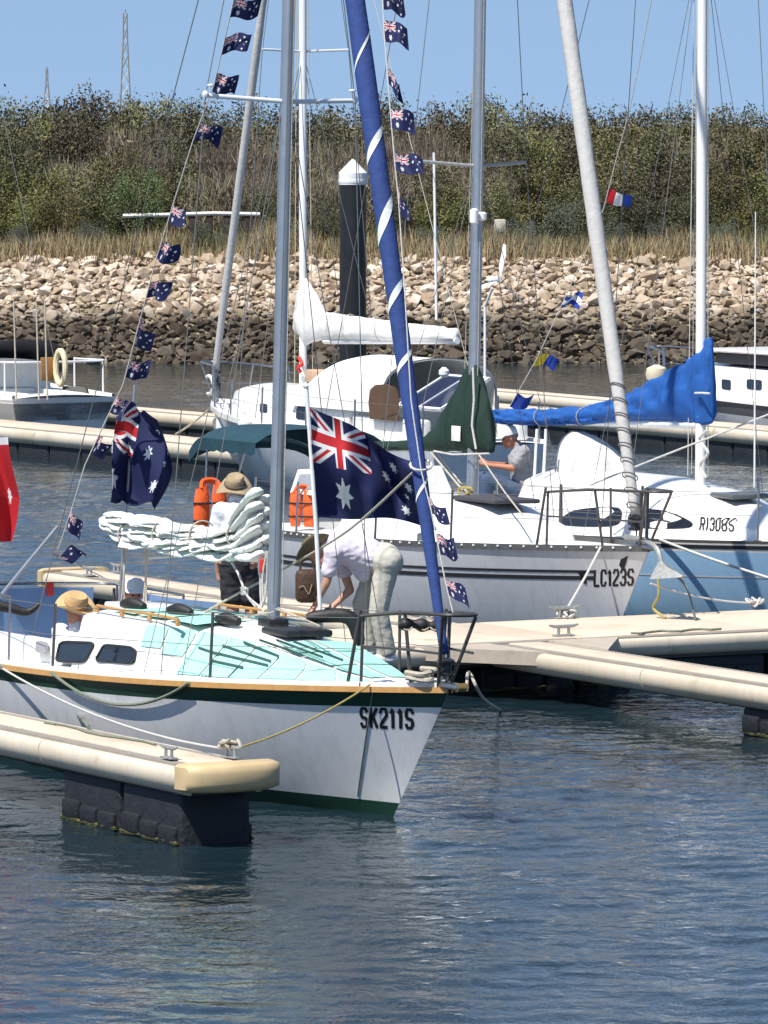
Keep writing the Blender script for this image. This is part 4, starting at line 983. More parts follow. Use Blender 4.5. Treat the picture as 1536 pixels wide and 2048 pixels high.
# bimini
q = MB(); xa, xb = b.pix(505, 880, 0).x, b.pix(640, 880, 0).x
def bim(i, j):
    x = lerp(xa, xb, i); a = lerp(-1, 1, j); z_ = b.pix(560, 868, -.6).z
    return Vector((x, a * .85, z_ + .05 - .16 * abs(a) ** 4 - .18 * max(0, .2 - i) / .2 * (max(0, .2 - i) / .2)))
q.grid(bim, 14, 14)
q.grid(lambda i, j: (lambda p: Vector((p.x, p.y - .01, p.z - j * (.13 + .025 * abs(math.sin(i * 22))))))(bim(i, 0)), 40, 3)
q.grid(lambda i, j: (lambda p: Vector((p.x, p.y + .01, p.z - j * .13)))(bim(i, 1)), 14, 2)
q.grid(lambda i, j: (lambda p: Vector((p.x - .01, p.y, p.z - j * .13)))(bim(0, i)), 14, 2)
bo = q.build('bimini', 'teal canvas', b.o, ang=60)
for sg in (-1, 1):
    for i in (.25, .85): p = bim(i, 0); MB().tube([(p.x, sg * .83, p.z), (lerp(p.x, (xa + xb) / 2, .5), sg * .98, .98)], .012, 8).build('bimini_frame', 'steel', bo)
# furled jib, pulpit, rails
fa = b.pix(1271, 1030); fb = Vector((mx2 + .1, 0, MH - .05))
b.furl(fa, fb, lambda t: interp([(0, .05), (.05, .062), (.12, .078), (.3, .088), (.6, .085), (.97, .03), (1, .02)], t), 'grey canvas', seed=8)
for k in range(9):
    p = Vector(fa).lerp(fb, .008 + .014 * k); MB().tube([p + Vector((.085 * math.cos(a), .085 * math.sin(a), .05 * math.cos(a + 1))) for a in [i * math.pi / 6 for i in range(12)]], .007, 5, closed=True).build('furling_line', 'dark steel', b.o)
MB().lathe([(.05, 0), (.08, .01), (.08, .03), (.05, .04), (.05, .11), (.08, .12), (.08, .14), (.04, .16)], 16, fa - Vector((0, 0, .17))).build('furling_drum', 'black plastic', b.o)
b.wire((fa.x + .05, 0, b.zb - .03), fa, .01)
b.pulpit(None, 'dark steel', .015, .62, -1.15, .32)
b.stanchions([-1.15, -2.5, -3.9, -5.3], .62, .014, 'dark steel')
b.stanchions([-5.9, -7.3], .62, .014, 'steel')
# plough anchor hung on the bow
an = MB(); a0 = Vector((.05, -.05, b.zb + .06))
an.tube(bez([a0 + Vector((-.45, 0, .06)), a0 + Vector((-.05, 0, .04)), a0 + Vector((.22, 0, -.04)), a0 + Vector((.33, 0, -.24))], 6), .03, 8)
an.poly([a0 + Vector(q) for q in ((.28, -.02, -.16), (.40, -.20, -.34), (.75, -.02, -.30), (.45, 0, -.22))], (0, .02, .02)); an.poly([a0 + Vector(q) for q in ((.28, .02, -.16), (.40, .20, -.34), (.75, .02, -.30), (.45, 0, -.22))], (0, -.02, .02))
an.build('anchor', 'galvanised', b.o)
MB().box((-.1, 0, b.zb + .03), (.55, .12, .06), bev=.015).build('bow_roller', 'steel', b.o)
hull_text(b, 'LC123S', (1188, 1142), (1189, 1171), (1262, 1170), 8.8, 5.2, 4.6)
u_, z_ = b.hit(1244, 1120)
bd = lambda px, py: b.hp(*b.hit(px, py), b.side, .006)
MB().add([bd(*c) for c in ((1237, 1130), (1240, 1118), (1256, 1112), (1252, 1124), (1247, 1141))], [(0, 1, 2, 3, 4)]).build('bow_emblem', 'letter black', b.o, False)
MB().add([bd(*c) for c in ((1154, 1144), (1172, 1141), (1174, 1166), (1168, 1166))], [(0, 1, 2, 3)]).build('bow_emblem', 'letter black', b.o, False)
# outboard on the stern
om = thing('outboard_motor', 'black outboard motor on the stern of the silver yacht, above the finger dock', 'outboard', B2.M @ Vector((-7.95, -.55, .35)), (0, 0, ANG))
MB().box((-.12, 0, .72), (.34, .26, .34), bev=.07).build('cowling', 'black plastic', om); MB().box((-.10, 0, .28), (.14, .10, .62), bev=.03).build('leg', 'black plastic', om); MB().box((.05, 0, .5), (.14, .2, .2), bev=.02).build('bracket', 'dark steel', om)

# ------------------------------------------------------------------ yacht 3: blue hull, RI308S, bright blue boom cover
G = atz(1300, 1083, 1.0); c3 = G + WW * 1.15
k = (.05283 * c3.y - c3.x) / (FW.x - .05283 * FW.y); m3 = c3 + FW * k; bo3 = m3 + FW * 3.6
B3 = Boat('blue_yacht', 'pale blue hulled white yacht with number RI308S and bright blue boom cover', (bo3.x, bo3.y), 9.3, 2.9, 1.09, .90, 1.2, tr=.75, full=.16, vee=.42)
b = B3
mat('sky blue paint', (0.42, 0.68, 0.94), 0.3, var=0.06, scale=1.2, coat=.15, streak=.10)
b.band('hull', 'sky blue paint', lambda u: -b.d + .02, lambda u: b.sheer(u) - .10, nz=12)
b.band('white_band', 'gelcoat white', lambda u: b.sheer(u) - .10, lambda u: b.sheer(u), nz=2)
b.band('dark_band', 'line dark', lambda u: b.sheer(u) - .065, lambda u: b.sheer(u) - .02, .004, nz=2)
b.band('white_line', 'gelcoat white', lambda u: b.sheer(u) - .40, lambda u: b.sheer(u) - .385, .003, nz=1)
b.rail('toe_rail', 'dark steel', 0, 0, .035, .03)
b.deck('deck white', well=(-6.6, -8.9, .6, .45))
mx3 = -3.6
b.cabin([(-1.55, .30, .03), (-2.3, .62, .24), (-3.2, .84, .44), (-4.4, .98, .56), (-6.55, .96, .60)], lean=.42, rnd=.16, crown=.10)
b.window([(1120, 1050), (1122, 1036), (1150, 1018), (1235, 1012), (1246, 1024), (1240, 1052), (1180, 1054)], rnd=.4)
b.window([(1256, 1054), (1258, 1026), (1290, 1016), (1340, 1022), (1388, 1044), (1386, 1056), (1320, 1058)], rnd=.4)
def cabtext(b, text, tl, bl, br, wl, gap, th):
    def P(c):
        y = b.side * .8
        for _ in range(8): p = b.pix(c[0], c[1], y); y = b.cab_side(p.x, p.z).y
        return Vector((p.x, p.z))
    A, Bb, D = P(tl), P(bl), P(br); W_, H_ = br[0] - bl[0], bl[1] - tl[1]
    letters(text, lambda x, y: (lambda q: b.cab_side(q.x, q.y, .012))(Bb + (D - Bb) * (x / W_) + (A - Bb) * (y / H_)), b.o, wl, gap, H_, th)
cabtext(b, 'RI308S', (1404, 1035), (1401, 1059), (1464, 1061), 8.3, 5.0, 3.2)
# spray hood
q = MB(); xa, xb = b.pix(1150, 915, 0).x, b.pix(1232, 920, 0).x
zb_ = b.cab_top(-6.2); zt_ = b.pix(1160, 872, 0).z
def hood(i, j):
    a = math.pi * j; x = lerp(xa, xb, i); hh = (zt_ - zb_ + .15) * math.cos(i * math.pi / 2 * .98) ** .65 + .03
    return Vector((x + .12 * abs(math.cos(a)), -.34 * math.cos(a) * (1 - .1 * i), zb_ - .18 + (hh + .05) * math.sin(a) ** .6))
q.grid(hood, 14, 22); q.build('spray_hood', mat('off white canvas', (.58, .58, .56), .85, var=.12, scale=4, bump=.5, bscale=12, stain=.25), b.o, ang=180)
MB().tube([hood(0, j / 22) for j in range(23)], .016, 6).build('hood_frame', 'steel', b.o)
for sg in (-1, 1): MB().box((-7.8, sg * .82, b.dz(-7.8, .8) + .16), (2.3, .22, .36), bev=.05).build('coaming', 'gelcoat white', b.o)
MB().box((-2.75, 0, b.cab_top(-2.75) + .03), (.5, .5, .06), bev=.02).build('fore_hatch', 'smoke window', b.o)
zc = b.cab_top(mx3); MH = 12.5
b.spar('mast', (mx3, 0, zc - .03), (mx3, 0, MH), .072, 'white spar', (1.0, .8), 14)
b.spar('sail_track', (mx3 - .075, 0, zc + .3), (mx3 - .075, 0, MH - .1), .016, 'dark steel', (1, 1), 6)
for z_ in (b.pix(1404, -90).z,):
    for sg in (-1, 1): b.spar('spreader', (mx3, sg * .05, z_), (mx3 - .1, sg * .8, z_ + .04), .02, 'white spar', (1, .5), 8)
for sg in (-1, 1):
    hy = b.half(.4) - .1
    b.wire((mx3 - .15, sg * hy, b.sheer(.4)), (mx3 - .1, sg * .8, z_ + .04), .005); b.wire((mx3 + .35, sg * hy, b.sheer(.4)), (mx3, sg * .06, z_), .004); b.wire((mx3 - .55, sg * hy, b.sheer(.4)), (mx3, sg * .06, z_), .004)
b.wire((-.05, 0, b.zb), (mx3, 0, MH), .006); b.wire((-b.L + .05, 0, 1.0), (mx3, 0, MH), .005)
b.wire((mx3 + .12, .03, zc + .1), (mx3 + .09, 0, MH - .2), .006, 'rope', 'halyard'); b.wire((mx3 - .2, -.05, zc + .1), (mx3 - .09, 0, MH - .2), .006, 'rope white', 'halyard')
b.wire((mx3 - .28, .05, zc + .1), (mx3 - .10, 0, MH * .62), .005, 'rope', 'halyard')
# thin white whip aerial
MB().tube([b.pixz(1509, 975, 1.7), b.pixz(1509, 975, 1.7) + Vector((.0, 0, 3.1))], lambda t: .012 - .006 * t, 6).build('whip_aerial', 'white spar', b.o)
MB().tube([(mx3 - .05, 0, b.pix(1400, 850).z), b.pix(985, 838)], .05, 10).build('boom', 'white spar', b.o)
pr = []
for (px, t_, b2, hw) in ((1424, 690, 846, .05), (1420, 676, 850, .11), (1402, 684, 852, .13), (1388, 710, 848, .13), (1340, 742, 842, .14), (1280, 774, 842, .14), (1235, 795, 846, .14), (1180, 812, 850, .14), (1100, 818, 852, .13), (1030, 819, 850, .11), (987, 820, 846, .09)):
    p, r_ = b.pix(px, t_), b.pix(px, b2); pr.append((p.x, p.z, r_.z, hw))
sc3 = b.cover('sail_cover', 'bright blue canvas', pr, wr=.065, seed=9, freq=2.6, n=26)
MB().tube([b.pix(1390, 786, -.15), b.pix(1405, 786, -.16), b.pix(1420, 787, -.13)], .012, 6).build('cover_strap', 'rope white', sc3)
for px in (1090, 1175, 1262): MB().tube([(lambda c: Vector((c.x + .01 * math.sin(a), .155 * math.sin(a), c.z + .12 * math.cos(a))))(b.pix(px, 833)) for a in [i * math.pi / 8 for i in range(16)]], .006, 5, closed=True).build('cover_tie', 'rope', sc3)
MB().tube(bez([b.pix(1414, 860, -.1), b.pix(1398, 880, -.12), b.pix(1416, 905, -.1), b.pix(1400, 930, -.12), b.pix(1412, 955, -.1)], 6), .02, 6).build('coiled_line', 'rope white', b.o)
b.stanchions([-1.3, -2.9, -4.5, -6.0, -7.6, -9.1], .62, .013, 'steel')
for px in (1074, 1092): # gallows posts at the cockpit
    p = b.pix(px, 858, -.55); MB().tube([p, (p.x, -.62, 1.0)], .018, 8).build('boom_crutch', 'white spar', b.o)

# ------------------------------------------------------------------ yacht 4: white, far side, bow to the left
o4 = atz(430, 802, 1.22)
B4 = Boat('white_cruising_yacht', 'white cruising yacht with spray hood, solar panel and white boom cover across the basin', (o4.x, o4.y), 9.2, 2.9, 1.22, .92, 1.1, reverse=True, tr=.7, full=.25)
b = B4
b.band('hull', 'hull white', lambda u: -b.d + .02, lambda u: b.sheer(u), nz=10); b.rail('toe_rail', 'gelcoat white', .01, -.03, .05, .06)
b.deck('deck white', well=(-6.6, -8.8, .6, .4))
mx4 = b.pix(606, 745).x
b.cabin([(-1.3, .35, .05), (-1.7, .6, .34), (mx4 + .9, .8, .42), (mx4 - .4, .98, .46), (-6.4, 1.0, .48)], lean=.2, rnd=.1)
b.window([(520, 824), (521, 806), (535, 808), (535, 826)], rnd=.2); b.window([(592, 838), (595, 810), (625, 813), (625, 842)], rnd=.2)
q = MB(); xa, xb = b.pix(880, 760, 0).x, b.pix(690, 760, 0).x; zb_ = b.cab_top(-5) - .2; zt_ = b.pix(800, 712, 0).z
def hood4(i, j):
    a = math.pi * j; x = lerp(xb, xa, i); hh = (zt_ - zb_) * (math.sin(min(1, i * 2.6) * math.pi / 2) ** .8)
    return Vector((x, 1.0 * math.cos(a), zb_ + hh * math.sin(a) ** .45))
q.grid(hood4, 16, 22); hd = q.build('spray_hood', 'white canvas', b.o, ang=180)
MB().tube([hood4(1, j / 22) for j in range(23)], .02, 6).build('hood_frame', 'steel', hd)
q = MB(); q.poly([b.pix(px_, py_, 1.03) for px_, py_ in ((742, 838), (739, 805), (742, 780), (752, 770), (775, 768), (792, 776), (798, 795), (798, 842))], (0, .02, 0)); q.build('side_curtain', mat('brown canvas', (.10, .055, .03), .85, var=.3), hd)
for sg in (-1, 1): MB().box((-7.6, sg * .85, b.dz(-7.6, .8) + .16), (2.2, .2, .36), bev=.05).build('coaming', 'gelcoat white', b.o)
zc = b.cab_top(mx4); MH = 12.2
b.spar('mast', (mx4, 0, zc - .03), (mx4, 0, MH), .070, 'white spar', (1, .85), 14)
zsp = b.pix(612, 103).z
for sg in (-1, 1):
    b.spar('spreader', (mx4, 0, zsp), (mx4 - .1, sg * .78, zsp + .03), .02, 'white spar', (1, .6), 8)
    b.wire((mx4 - .2, sg * 1.3, 1.0), (mx4 - .1, sg * .78, zsp + .03), .007); b.wire((mx4 - .1, sg * .78, zsp), (mx4, 0, MH), .006)
    b.wire((mx4 + .5, sg * 1.25, 1.0), (mx4, 0, zsp), .006); b.wire((mx4 - .8, sg * 1.3, 1.0), (mx4, 0, zsp), .006)
b.wire((-b.L + .1, 0, .95), (mx4, 0, MH), .007); b.wire((mx4 + .1, .1, zc), (mx4 + .06, .05, MH), .007, 'rope', 'halyard'); b.wire((mx4 - .15, -.1, zc), (mx4 - .08, 0, MH), .007, 'rope', 'halyard')
fa = b.pix(430, 742); fb = Vector((mx4 + .1, 0, MH))
b.furl(fa, fb, lambda t: interp([(0, .05), (.1, .065), (.5, .07), (1, .02)], t), 'grey canvas', seed=5); b.wire((-.1, 0, b.zb), fa, .012)
MB().lathe([(.06, 0), (.1, .02), (.1, .05), (.06, .07), (.06, .2), (.1, .22), (.1, .25), (.04, .28)], 14, fa - Vector((0, 0, .25))).build('furling_drum', 'black plastic', b.o)
b.pulpit(None, 'steel', .018, .62, -1.3, .30); b.stanchions([-1.3, -2.8, -4.3, -5.8, -7.2, -8.9], .62, .016, 'steel')
pr = []
for (px, t_, b2, hw) in ((590, 640, 664, .05), (596, 585, 668, .09), (612, 556, 690, .12), (630, 585, 684, .12), (648, 622, 680, .12), (690, 630, 679, .13), (770, 640, 682, .13), (850, 650, 684, .12), (912, 656, 684, .08)):
    p, r_ = b.pix(px, t_), b.pix(px, b2); pr.append((p.x, p.z, r_.z, hw))
sc4 = b.cover('sail_cover', 'white canvas', pr, wr=.035, seed=12, freq=2.4)
MB().tube([b.pix(650, 682), b.pix(915, 682)], .05, 10).build('boom', 'white spar', b.o)
for px in (668, 700, 765): MB().tube([(lambda c: Vector((c.x, .15 * math.sin(a), c.z + .22 * math.cos(a))))(b.pix(px, 656)) for a in [i * math.pi / 8 for i in range(16)]], .007, 5, closed=True).build('cover_tie', 'rope', sc4)
p = b.pix(886, 786, .4); sp_ = MB(); mt_ = Matrix.Rotation(R(-28), 4, 'X')
sp_.box(p, (1.35, .95, .03), mt_); so_ = sp_.build('solar_panel', mat('solar cell', (.012, .02, .06), .12, var=.1), b.o, False)
fr_ = MB()
for (dx, dy, sx, sy) in ((0, .475, 1.4, .05), (0, -.475, 1.4, .05), (.675, 0, .05, .95), (-.675, 0, .05, .95), (0, 0, .02, .95)): fr_.box(p + mt_.to_3x3() @ Vector((dx, dy, .004)), (sx, sy, .05), mt_)
fr_.build('panel_frame', 'white spar', so_, False)
for sg in (-.5, .5): MB().tube([p + Vector((sg, 0, 0)), (p.x + sg, .9, .95)], .02, 6).build('panel_post', 'steel', b.o)
# wind generator on its pole at the stern
p = b.pix(970, 612, -.5); wg = MB().tube([(p.x, -.5, .9), p], .022, 8).build('generator_pole', 'white spar', b.o)
hub = b.pix(985, 560, -.5)
MB().tube([p, hub + Vector((0, 0, -.12))], .022, 8).build('generator_mast', 'white spar', wg)
MB().tube([hub + Vector((.15, 0, 0)), hub, hub + Vector((-.22, 0, .02))], [.03, .06, .04], 10).build('generator_body', 'white spar', wg)
for k in range(3):
    a = R(100 + 120 * k); d = Vector((.25 * math.cos(a), math.cos(a) * .9, math.sin(a))).normalized(); sdv = Vector((1, 0, .2))
    hb_ = hub + Vector((-.22, 0, 0)); MB().poly([hb_ + d * .05 - sdv * .03, hb_ + d * .4 - sdv * .07, hb_ + d * .55 - sdv * .02, hb_ + d * .55 + sdv * .03, hb_ + d * .2 + sdv * .05], (.01, .015, .01)).build('generator_blade', 'white spar', wg)
MB().tube([b.pix(868, 305, -.9), b.pix(873, 640, -.9)], .022, 6).build('aerial', 'white spar', b.o)
MB().lathe([(.03, -.08), (.08, -.03), (.08, .03), (.03, .08)], 10, b.pix(888, 745, .9)).build('aerial_dome', 'white spar', b.o)
MB().tube([b.pix(418, 770, .3) + Vector((.15 * math.cos(a), 0, .15 * math.sin(a))) for a in [R(60 + 25 * i) for i in range(10)]], .03, 8).build('horseshoe_buoy', 'white spar', b.o)
MB().box(b.pix(640, 752, .4) , (.5, .3, .2), bev=.04).build('liferaft_case', mat('pale timber', (.5, .34, .22), .7, var=.2), b.o)
MB().tube(bez([b.pix(598, 715, .1), b.pix(604, 728, .12), b.pix(596, 735, .14), b.pix(602, 745, .1)], 5), .03, 7).build('red_line', 'red', b.o)
MB().lathe([(.03, -.2), (.11, -.16), (.13, 0), (.11, .16), (.03, .2)], 12, b.pix(490, 864, 1.5)).build('fender', 'white spar', b.o)
MB().lathe([(.03, -.14), (.1, -.11), (.11, 0), (.1, .11), (.03, .14)], 12, b.pix(445, 850, .8)).build('fender', 'white spar', b.o)

# ------------------------------------------------------------------ boats 5 and 6 at the picture's edges
o5 = at(118, 797, 108.0) - FW * 8.2
B5 = Boat('moored_sailboat', 'white sailboat at the far left edge with yellow lifebuoy on its stern rail', (o5.x, o5.y), 8.4, 2.7, 1.15, .88, 1.0, reverse=True, tr=.75, full=.25)
b = B5
b.band('hull', 'hull white', lambda u: -b.d + .02, lambda u: b.sheer(u), nz=8); b.band('hull_band', mat('mid grey paint', (.22, .23, .24), .4, var=.1), lambda u: b.sheer(u) - .42, lambda u: b.sheer(u) - .10, .004, 2); b.rail('toe_rail', 'gelcoat white', .01, -.03, .05, .06); b.deck('deck white', well=(-6.0, -8.1, .55, .4))
b.cabin([(-1.4, .3, .05), (-2.2, .7, .35), (-5.9, .95, .5)], lean=.2); b.window([(-60, 796), (-58, 776), (-10, 778), (-10, 800)], rnd=.2)
xa = -5.7
MB().grid(lambda i, j: Vector((lerp(-6.6, -5.3, i), .95 * math.cos(math.pi * j), b.cab_top(-5.8) - .25 + .62 * (math.sin(math.pi * j) ** .4) * (1 - .75 * i ** 2))), 12, 16).build('spray_hood', 'dark grey canvas', b.o, ang=180)
hs = b.half(.98) - .06
q = MB(); q.tube(bez([(-6.6, hs + .1, 1.5), (-8.0, hs, 1.52), (-8.3, hs * .7, 1.52), (-8.3, -hs * .7, 1.52), (-8.0, -hs, 1.52), (-6.6, -hs - .1, 1.5)], 6), .018, 8)
for (x, y) in ((-6.6, hs + .1), (-8.0, hs), (-8.0, -hs), (-6.6, -hs - .1)): q.tube([(x, y, .85), (x, y, 1.52)], .018, 8)
q.build('pushpit', 'white spar', b.o)
lb_ = b.pixz(121, 735, 1.45); MB().tube([lb_ + Vector((.13 * math.cos(a), .03 * math.cos(a), .30 * math.sin(a))) for a in [i * math.pi / 9 for i in range(18)]], .055, 8, closed=True).build('lifebuoy', mat('pale yellow foam', (.70, .62, .40), .7, var=.1), b.o)
MB().box(b.pixz(97, 738, 1.42), (.04, .3, .42), bev=.01).build('rail_board', mat('orange brown ply', (.34, .17, .05), .7, var=.2), b.o)
for (px, top_) in ((78, 605), (95, 600), (33, 615)): p = b.pixz(px, 800, .9); MB().tube([p, p + Vector((.1, 0, 1.75))], .015, 6).build('rail_pole', 'rope', b.o)
b.spar('mast', (-3.2, 0, 1.4), (-3.2, 0, 11.5), .07, 'white spar'); b.wire((-8.3, 0, .95), (-3.2, 0, 11.5), .006); b.wire((0, 0, 1.15), (-3.2, 0, 11.5), .006)

o6 = at(1318, 770, 113.0)
B6 = Boat('motor_cruiser', 'white motor cruiser with grey canopy at the right edge beyond the blue cover', (o6.x, o6.y), 9.5, 3.2, .98, .76, 1.2, reverse=True, tr=.85, full=.2, cat='motorboat')
b = B6
b.band('hull', 'hull white', lambda u: -b.d + .02, lambda u: b.sheer(u) - .25, nz=8); b.band('hull_band', mat('grey hull', (.12, .12, .13), .4, var=.1), lambda u: b.sheer(u) - .25, lambda u: b.sheer(u), nz=2); b.rail('toe_rail', 'gelcoat white', .02, -.02, .05, .07); b.deck('deck white')
b.cabin([(-1.6, .5, .05), (-2.3, .9, .28), (-3.2, 1.15, .52), (-8.6, 1.2, .55)], lean=.12)
for (x0_, x1_) in ((1444, 1462), (1494, 1524)): b.window([(x0_, 778), (x0_, 758), (x1_, 760), (x1_, 781)], rnd=.2)
zr = b.cab_top(-5)
MB().box((-5.9, 0, zr + .24), (5.2, 2.3, .06), bev=.03).build('hardtop', 'gelcoat white', b.o)
MB().box((-5.9, 0, zr + .10), (4.6, 2.0, .2), bev=.05).build('canopy', 'dark grey canvas', b.o)
for x in (-3.5, -8.3):
    for sg in (-1, 1): MB().tube([(x, sg * 1.05, zr - .1), (x, sg * 1.05, zr + .24)], .025, 8).build('canopy_post', 'white spar', b.o)
MB().box((-7.2, 0, zr + .36), (1.0, .9, .2), bev=.06).build('roof_pod', 'gelcoat white', b.o)
b.pulpit(None, 'steel', .02, .6, -1.6, .2)
MB().lathe([(.04, -.16), (.17, -.1), (.19, 0), (.17, .1), (.04, .16)], 12, b.pixz(1313, 748, 1.5)).build('fender', mat('cream fender', (.7, .6, .42), .6), b.o)

# grey dinghy drawn up beyond the silver yacht
dc = at(905, 935, 88.0)
dg = thing('inflatable_dinghy', 'dark grey inflatable dinghy afloat behind the silver mast', 'dinghy', (dc.x, dc.y, 0), (0, 0, ANG + .5))
MB().tube(bez([(-1.2, .5, .3), (0, .55, .3), (.8, .42, .34), (1.2, 0, .42), (.8, -.42, .34), (0, -.55, .3), (-1.2, -.5, .3)], 6), .2, 12).build('tube', mat('grey rubber', (.07, .075, .08), .6, var=.2), dg)
MB().box((-.2, 0, .16), (2.0, .9, .05)).build('floor', mat('grey rubber'), dg); MB().box((-1.15, 0, .35), (.06, .9, .4), bev=.01).build('transom', 'dark timber', dg)
# ------------------------------------------------------------------ flags
NAVY, REDC, WHT = (0.008, 0.014, 0.075), (0.50, 0.012, 0.02), (0.78, 0.78, 0.78)
def star(u, v, cx, cy, r, n):
    dx, dy = (u - cx) * 2, v - cy; d = math.hypot(dx, dy)
    if d > r: return False
    a = (math.atan2(dx, dy) % (2 * math.pi / n)) - math.pi / n; k = .50
    # distance to the edge of a star polygon
    a = abs(a); p1, p2 = Vector((r * math.cos(math.pi / n), r * math.sin(math.pi / n))), Vector((r * k, 0)); q = Vector((d * math.cos(a), d * math.sin(a)))
    e = p1 - p2; return e.x * (q.y - p2.y) - e.y * (q.x - p2.x) >= 0
def jack(u, v):
    x, y = (u - .5) * 2, (v - .5) * 2            # 2:1 canton
    X, Y = x * 2, y
    if abs(Y) < .20: return REDC
    if abs(X) < .20: return REDC
    if abs(Y) < .34 or abs(X) < .34: return WHT
    d1, d2 = (Y - X / 2) * .894, (Y + X / 2) * .894
    for d in (d1, d2):
        if abs(d) < .075: return REDC
        if abs(d) < .21: return WHT
    return NAVY
def ensign(field):
    def f(u, v):
        if u < .5 and v > .5: return jack(u * 2, v * 2 - 1)
        for (cx, cy, r, n) in ((.25, .25, .17, 7), (.75, .80, .085, 7), (.75, .17, .085, 7), (.63, .56, .085, 7), (.86, .60, .085, 7), (.80, .42, .05, 5)):
            if star(u, v, cx, cy, r, n): return WHT
        return field
    return f
def flagmat():
    m = bpy.data.materials.new('printed flag cloth'); m.use_nodes = True; n = m.node_tree.nodes; L = m.node_tree.links; b = n['Principled BSDF']; b.inputs['Roughness'].default_value = .8
    a = n.new('ShaderNodeAttribute'); a.attribute_name = 'print'; L.new(a.outputs['Color'], b.inputs['Base Color'])
    t = n.new('ShaderNodeBsdfTranslucent'); L.new(a.outputs['Color'], t.inputs['Color']); mx = n.new('ShaderNodeMixShader'); mx.inputs[0].default_value = .22
    L.new(b.outputs[0], mx.inputs[1]); L.new(t.outputs[0], mx.inputs[2]); L.new(mx.outputs[0], n['Material Output'].inputs['Surface']); return m
FLAG = flagmat()
def cloth(name, fn, design, nx, ny, parent, world=True):
    """fn(u, v) -> point; design(u, v) -> printed colour, u along the fly, v up the hoist"""
    V = [fn(i / nx, j / ny) for i in range(nx + 1) for j in range(ny + 1)]
    if world: iv = WM[parent.name].inverted(); V = [iv @ Vector(p) for p in V]
    F = [(i * (ny + 1) + j, (i + 1) * (ny + 1) + j, (i + 1) * (ny + 1) + j + 1, i * (ny + 1) + j + 1) for i in range(nx) for j in range(ny)]
    me = bpy.data.meshes.new(name); me.from_pydata([tuple(p) for p in V], [], F); at_ = me.color_attributes.new('print', 'FLOAT_COLOR', 'CORNER'); cols = []
    for i in range(nx):
        for j in range(ny): cols += list((*design((i + .5) / nx, (j + .5) / ny), 1)) * 4
    at_.data.foreach_set('color', cols); return link(name, me, FLAG, parent, True, 180)
AUS, RED_ENS = ensign(NAVY), ensign(REDC)
def bilerp(tl, tr, bl, br, u, v): return (Vector(bl) * (1 - u) + Vector(br) * u) * (1 - v) + (Vector(tl) * (1 - u) + Vector(tr) * u) * v

# large flag on the fore deck of yacht 1, streaming to the right
Yf = B1.M @ B1.pix(645, 1308, .25); Y0 = Yf.y
fl = thing('australian_flag', 'large blue ensign with union canton and white stars streaming over the fore deck', 'flag', (Yf.x, Yf.y, Yf.z))
MB().tube([at(645, 1312, Y0), at(632, 1050, Y0), at(613, 776, Y0)], .018, 8).build('staff', 'white spar', fl, world=True)
MB().lathe([(.01, -.03), (.03, 0), (.01, .03)], 8, at(612, 772, Y0)).build('finial', 'white spar', fl, world=True)
def big(u, v):
    tl, tr, bl, br = (616, 812), (842, 934), (636, 1035), (872, 1052)
    px = (bl[0] * (1 - u) + br[0] * u) * (1 - v) + (tl[0] * (1 - u) + tr[0] * u) * v; py = (bl[1] * (1 - u) + br[1] * u) * (1 - v) + (tl[1] * (1 - u) + tr[1] * u) * v
    py += -26 * math.sin(math.pi * u) * v * .2 + 9 * math.sin(u * 8 + v * 2) * u - 4 * math.sin(math.pi * u) * (1 - v)
    px += 6 * math.sin(v * 5 + u * 9) * u
    dy = .24 * math.sin(u * 10 + 2.6 * v) * u ** .5 + .09 * math.sin(u * 23 - 4 * v) * u + .05 * math.sin(v * 8 + u * 4)
    return at(px, py, Y0 + dy + .35 * u)
cloth('cloth', big, AUS, 200, 100, fl)
# flag at the stern, folded round its staff
Ps = B1.M @ Vector((-6.9, .55, B1.sheer(.95))); Y0s = Ps.y
fs = thing('australian_flag', 'blue ensign hanging folded from the thin staff at the stern of the green striped yacht', 'flag', Ps)
MB().tube([at(238, 1215, Y0s), at(255, 980, Y0s), at(270, 770, Y0s)], .014, 8).build('staff', 'alloy', fs, world=True)
def stern(u, v):
    L_ = [(0, 0), (.22, -30), (.46, 2), (.78, 72), (1, 84)]; dd = [(0, 0), (.22, .16), (.46, .02), (.78, .20), (1, .10)]
    py = 1000 - 195 * v + 12 * u + (34 * (u - .4) * v if u > .4 else 0) + 6 * math.sin(u * 14); x0 = 246 + 22 * v
    wd_ = .55 + .45 * math.sin(math.pi * min(1, v * .8 + .2)) if u > .42 else 1
    return at(x0 + interp(L_, u) * wd_ * (1.0 if v < .9 else 1 - (v - .9) * 4) + 5 * math.sin(v * 6 + u * 5), py, Y0s - interp(dd, u) + .05 * math.sin(v * 7 + u * 12))
cloth('cloth', stern, AUS, 120, 80, fs)
# red ensign at the left edge
Yr = B1.M @ Vector((-7.6, -.75, .9))
fr = thing('red_ensign', 'red flag with a white star reaching in at the left edge of the picture', 'flag', at(-48, 1240, Yr.y))
MB().tube([at(-48, 1250, Yr.y), at(-62, 860, Yr.y)], .014, 8).build('staff', 'white spar', fr, world=True)
def rd(u, v):
    w_ = 92 * (1 - .25 * abs(v - .45)); py = 1085 - 205 * v + 22 * u * (1 - v) - 6 * u
    return at(-58 + w_ * u + 6 * math.sin(v * 5), py - 18 * u * (1 - v) ** 2, Yr.y + .12 * math.sin(u * 9 + v * 2) * u)
cloth('cloth', rd, lambda u, v: jack(u * 2, v * 2 - 1) if (u < .5 and v > .5) else (WHT if (star(u, v, .8, .46, .10, 7) or (v > .93)) else REDC), 90, 90, fr)

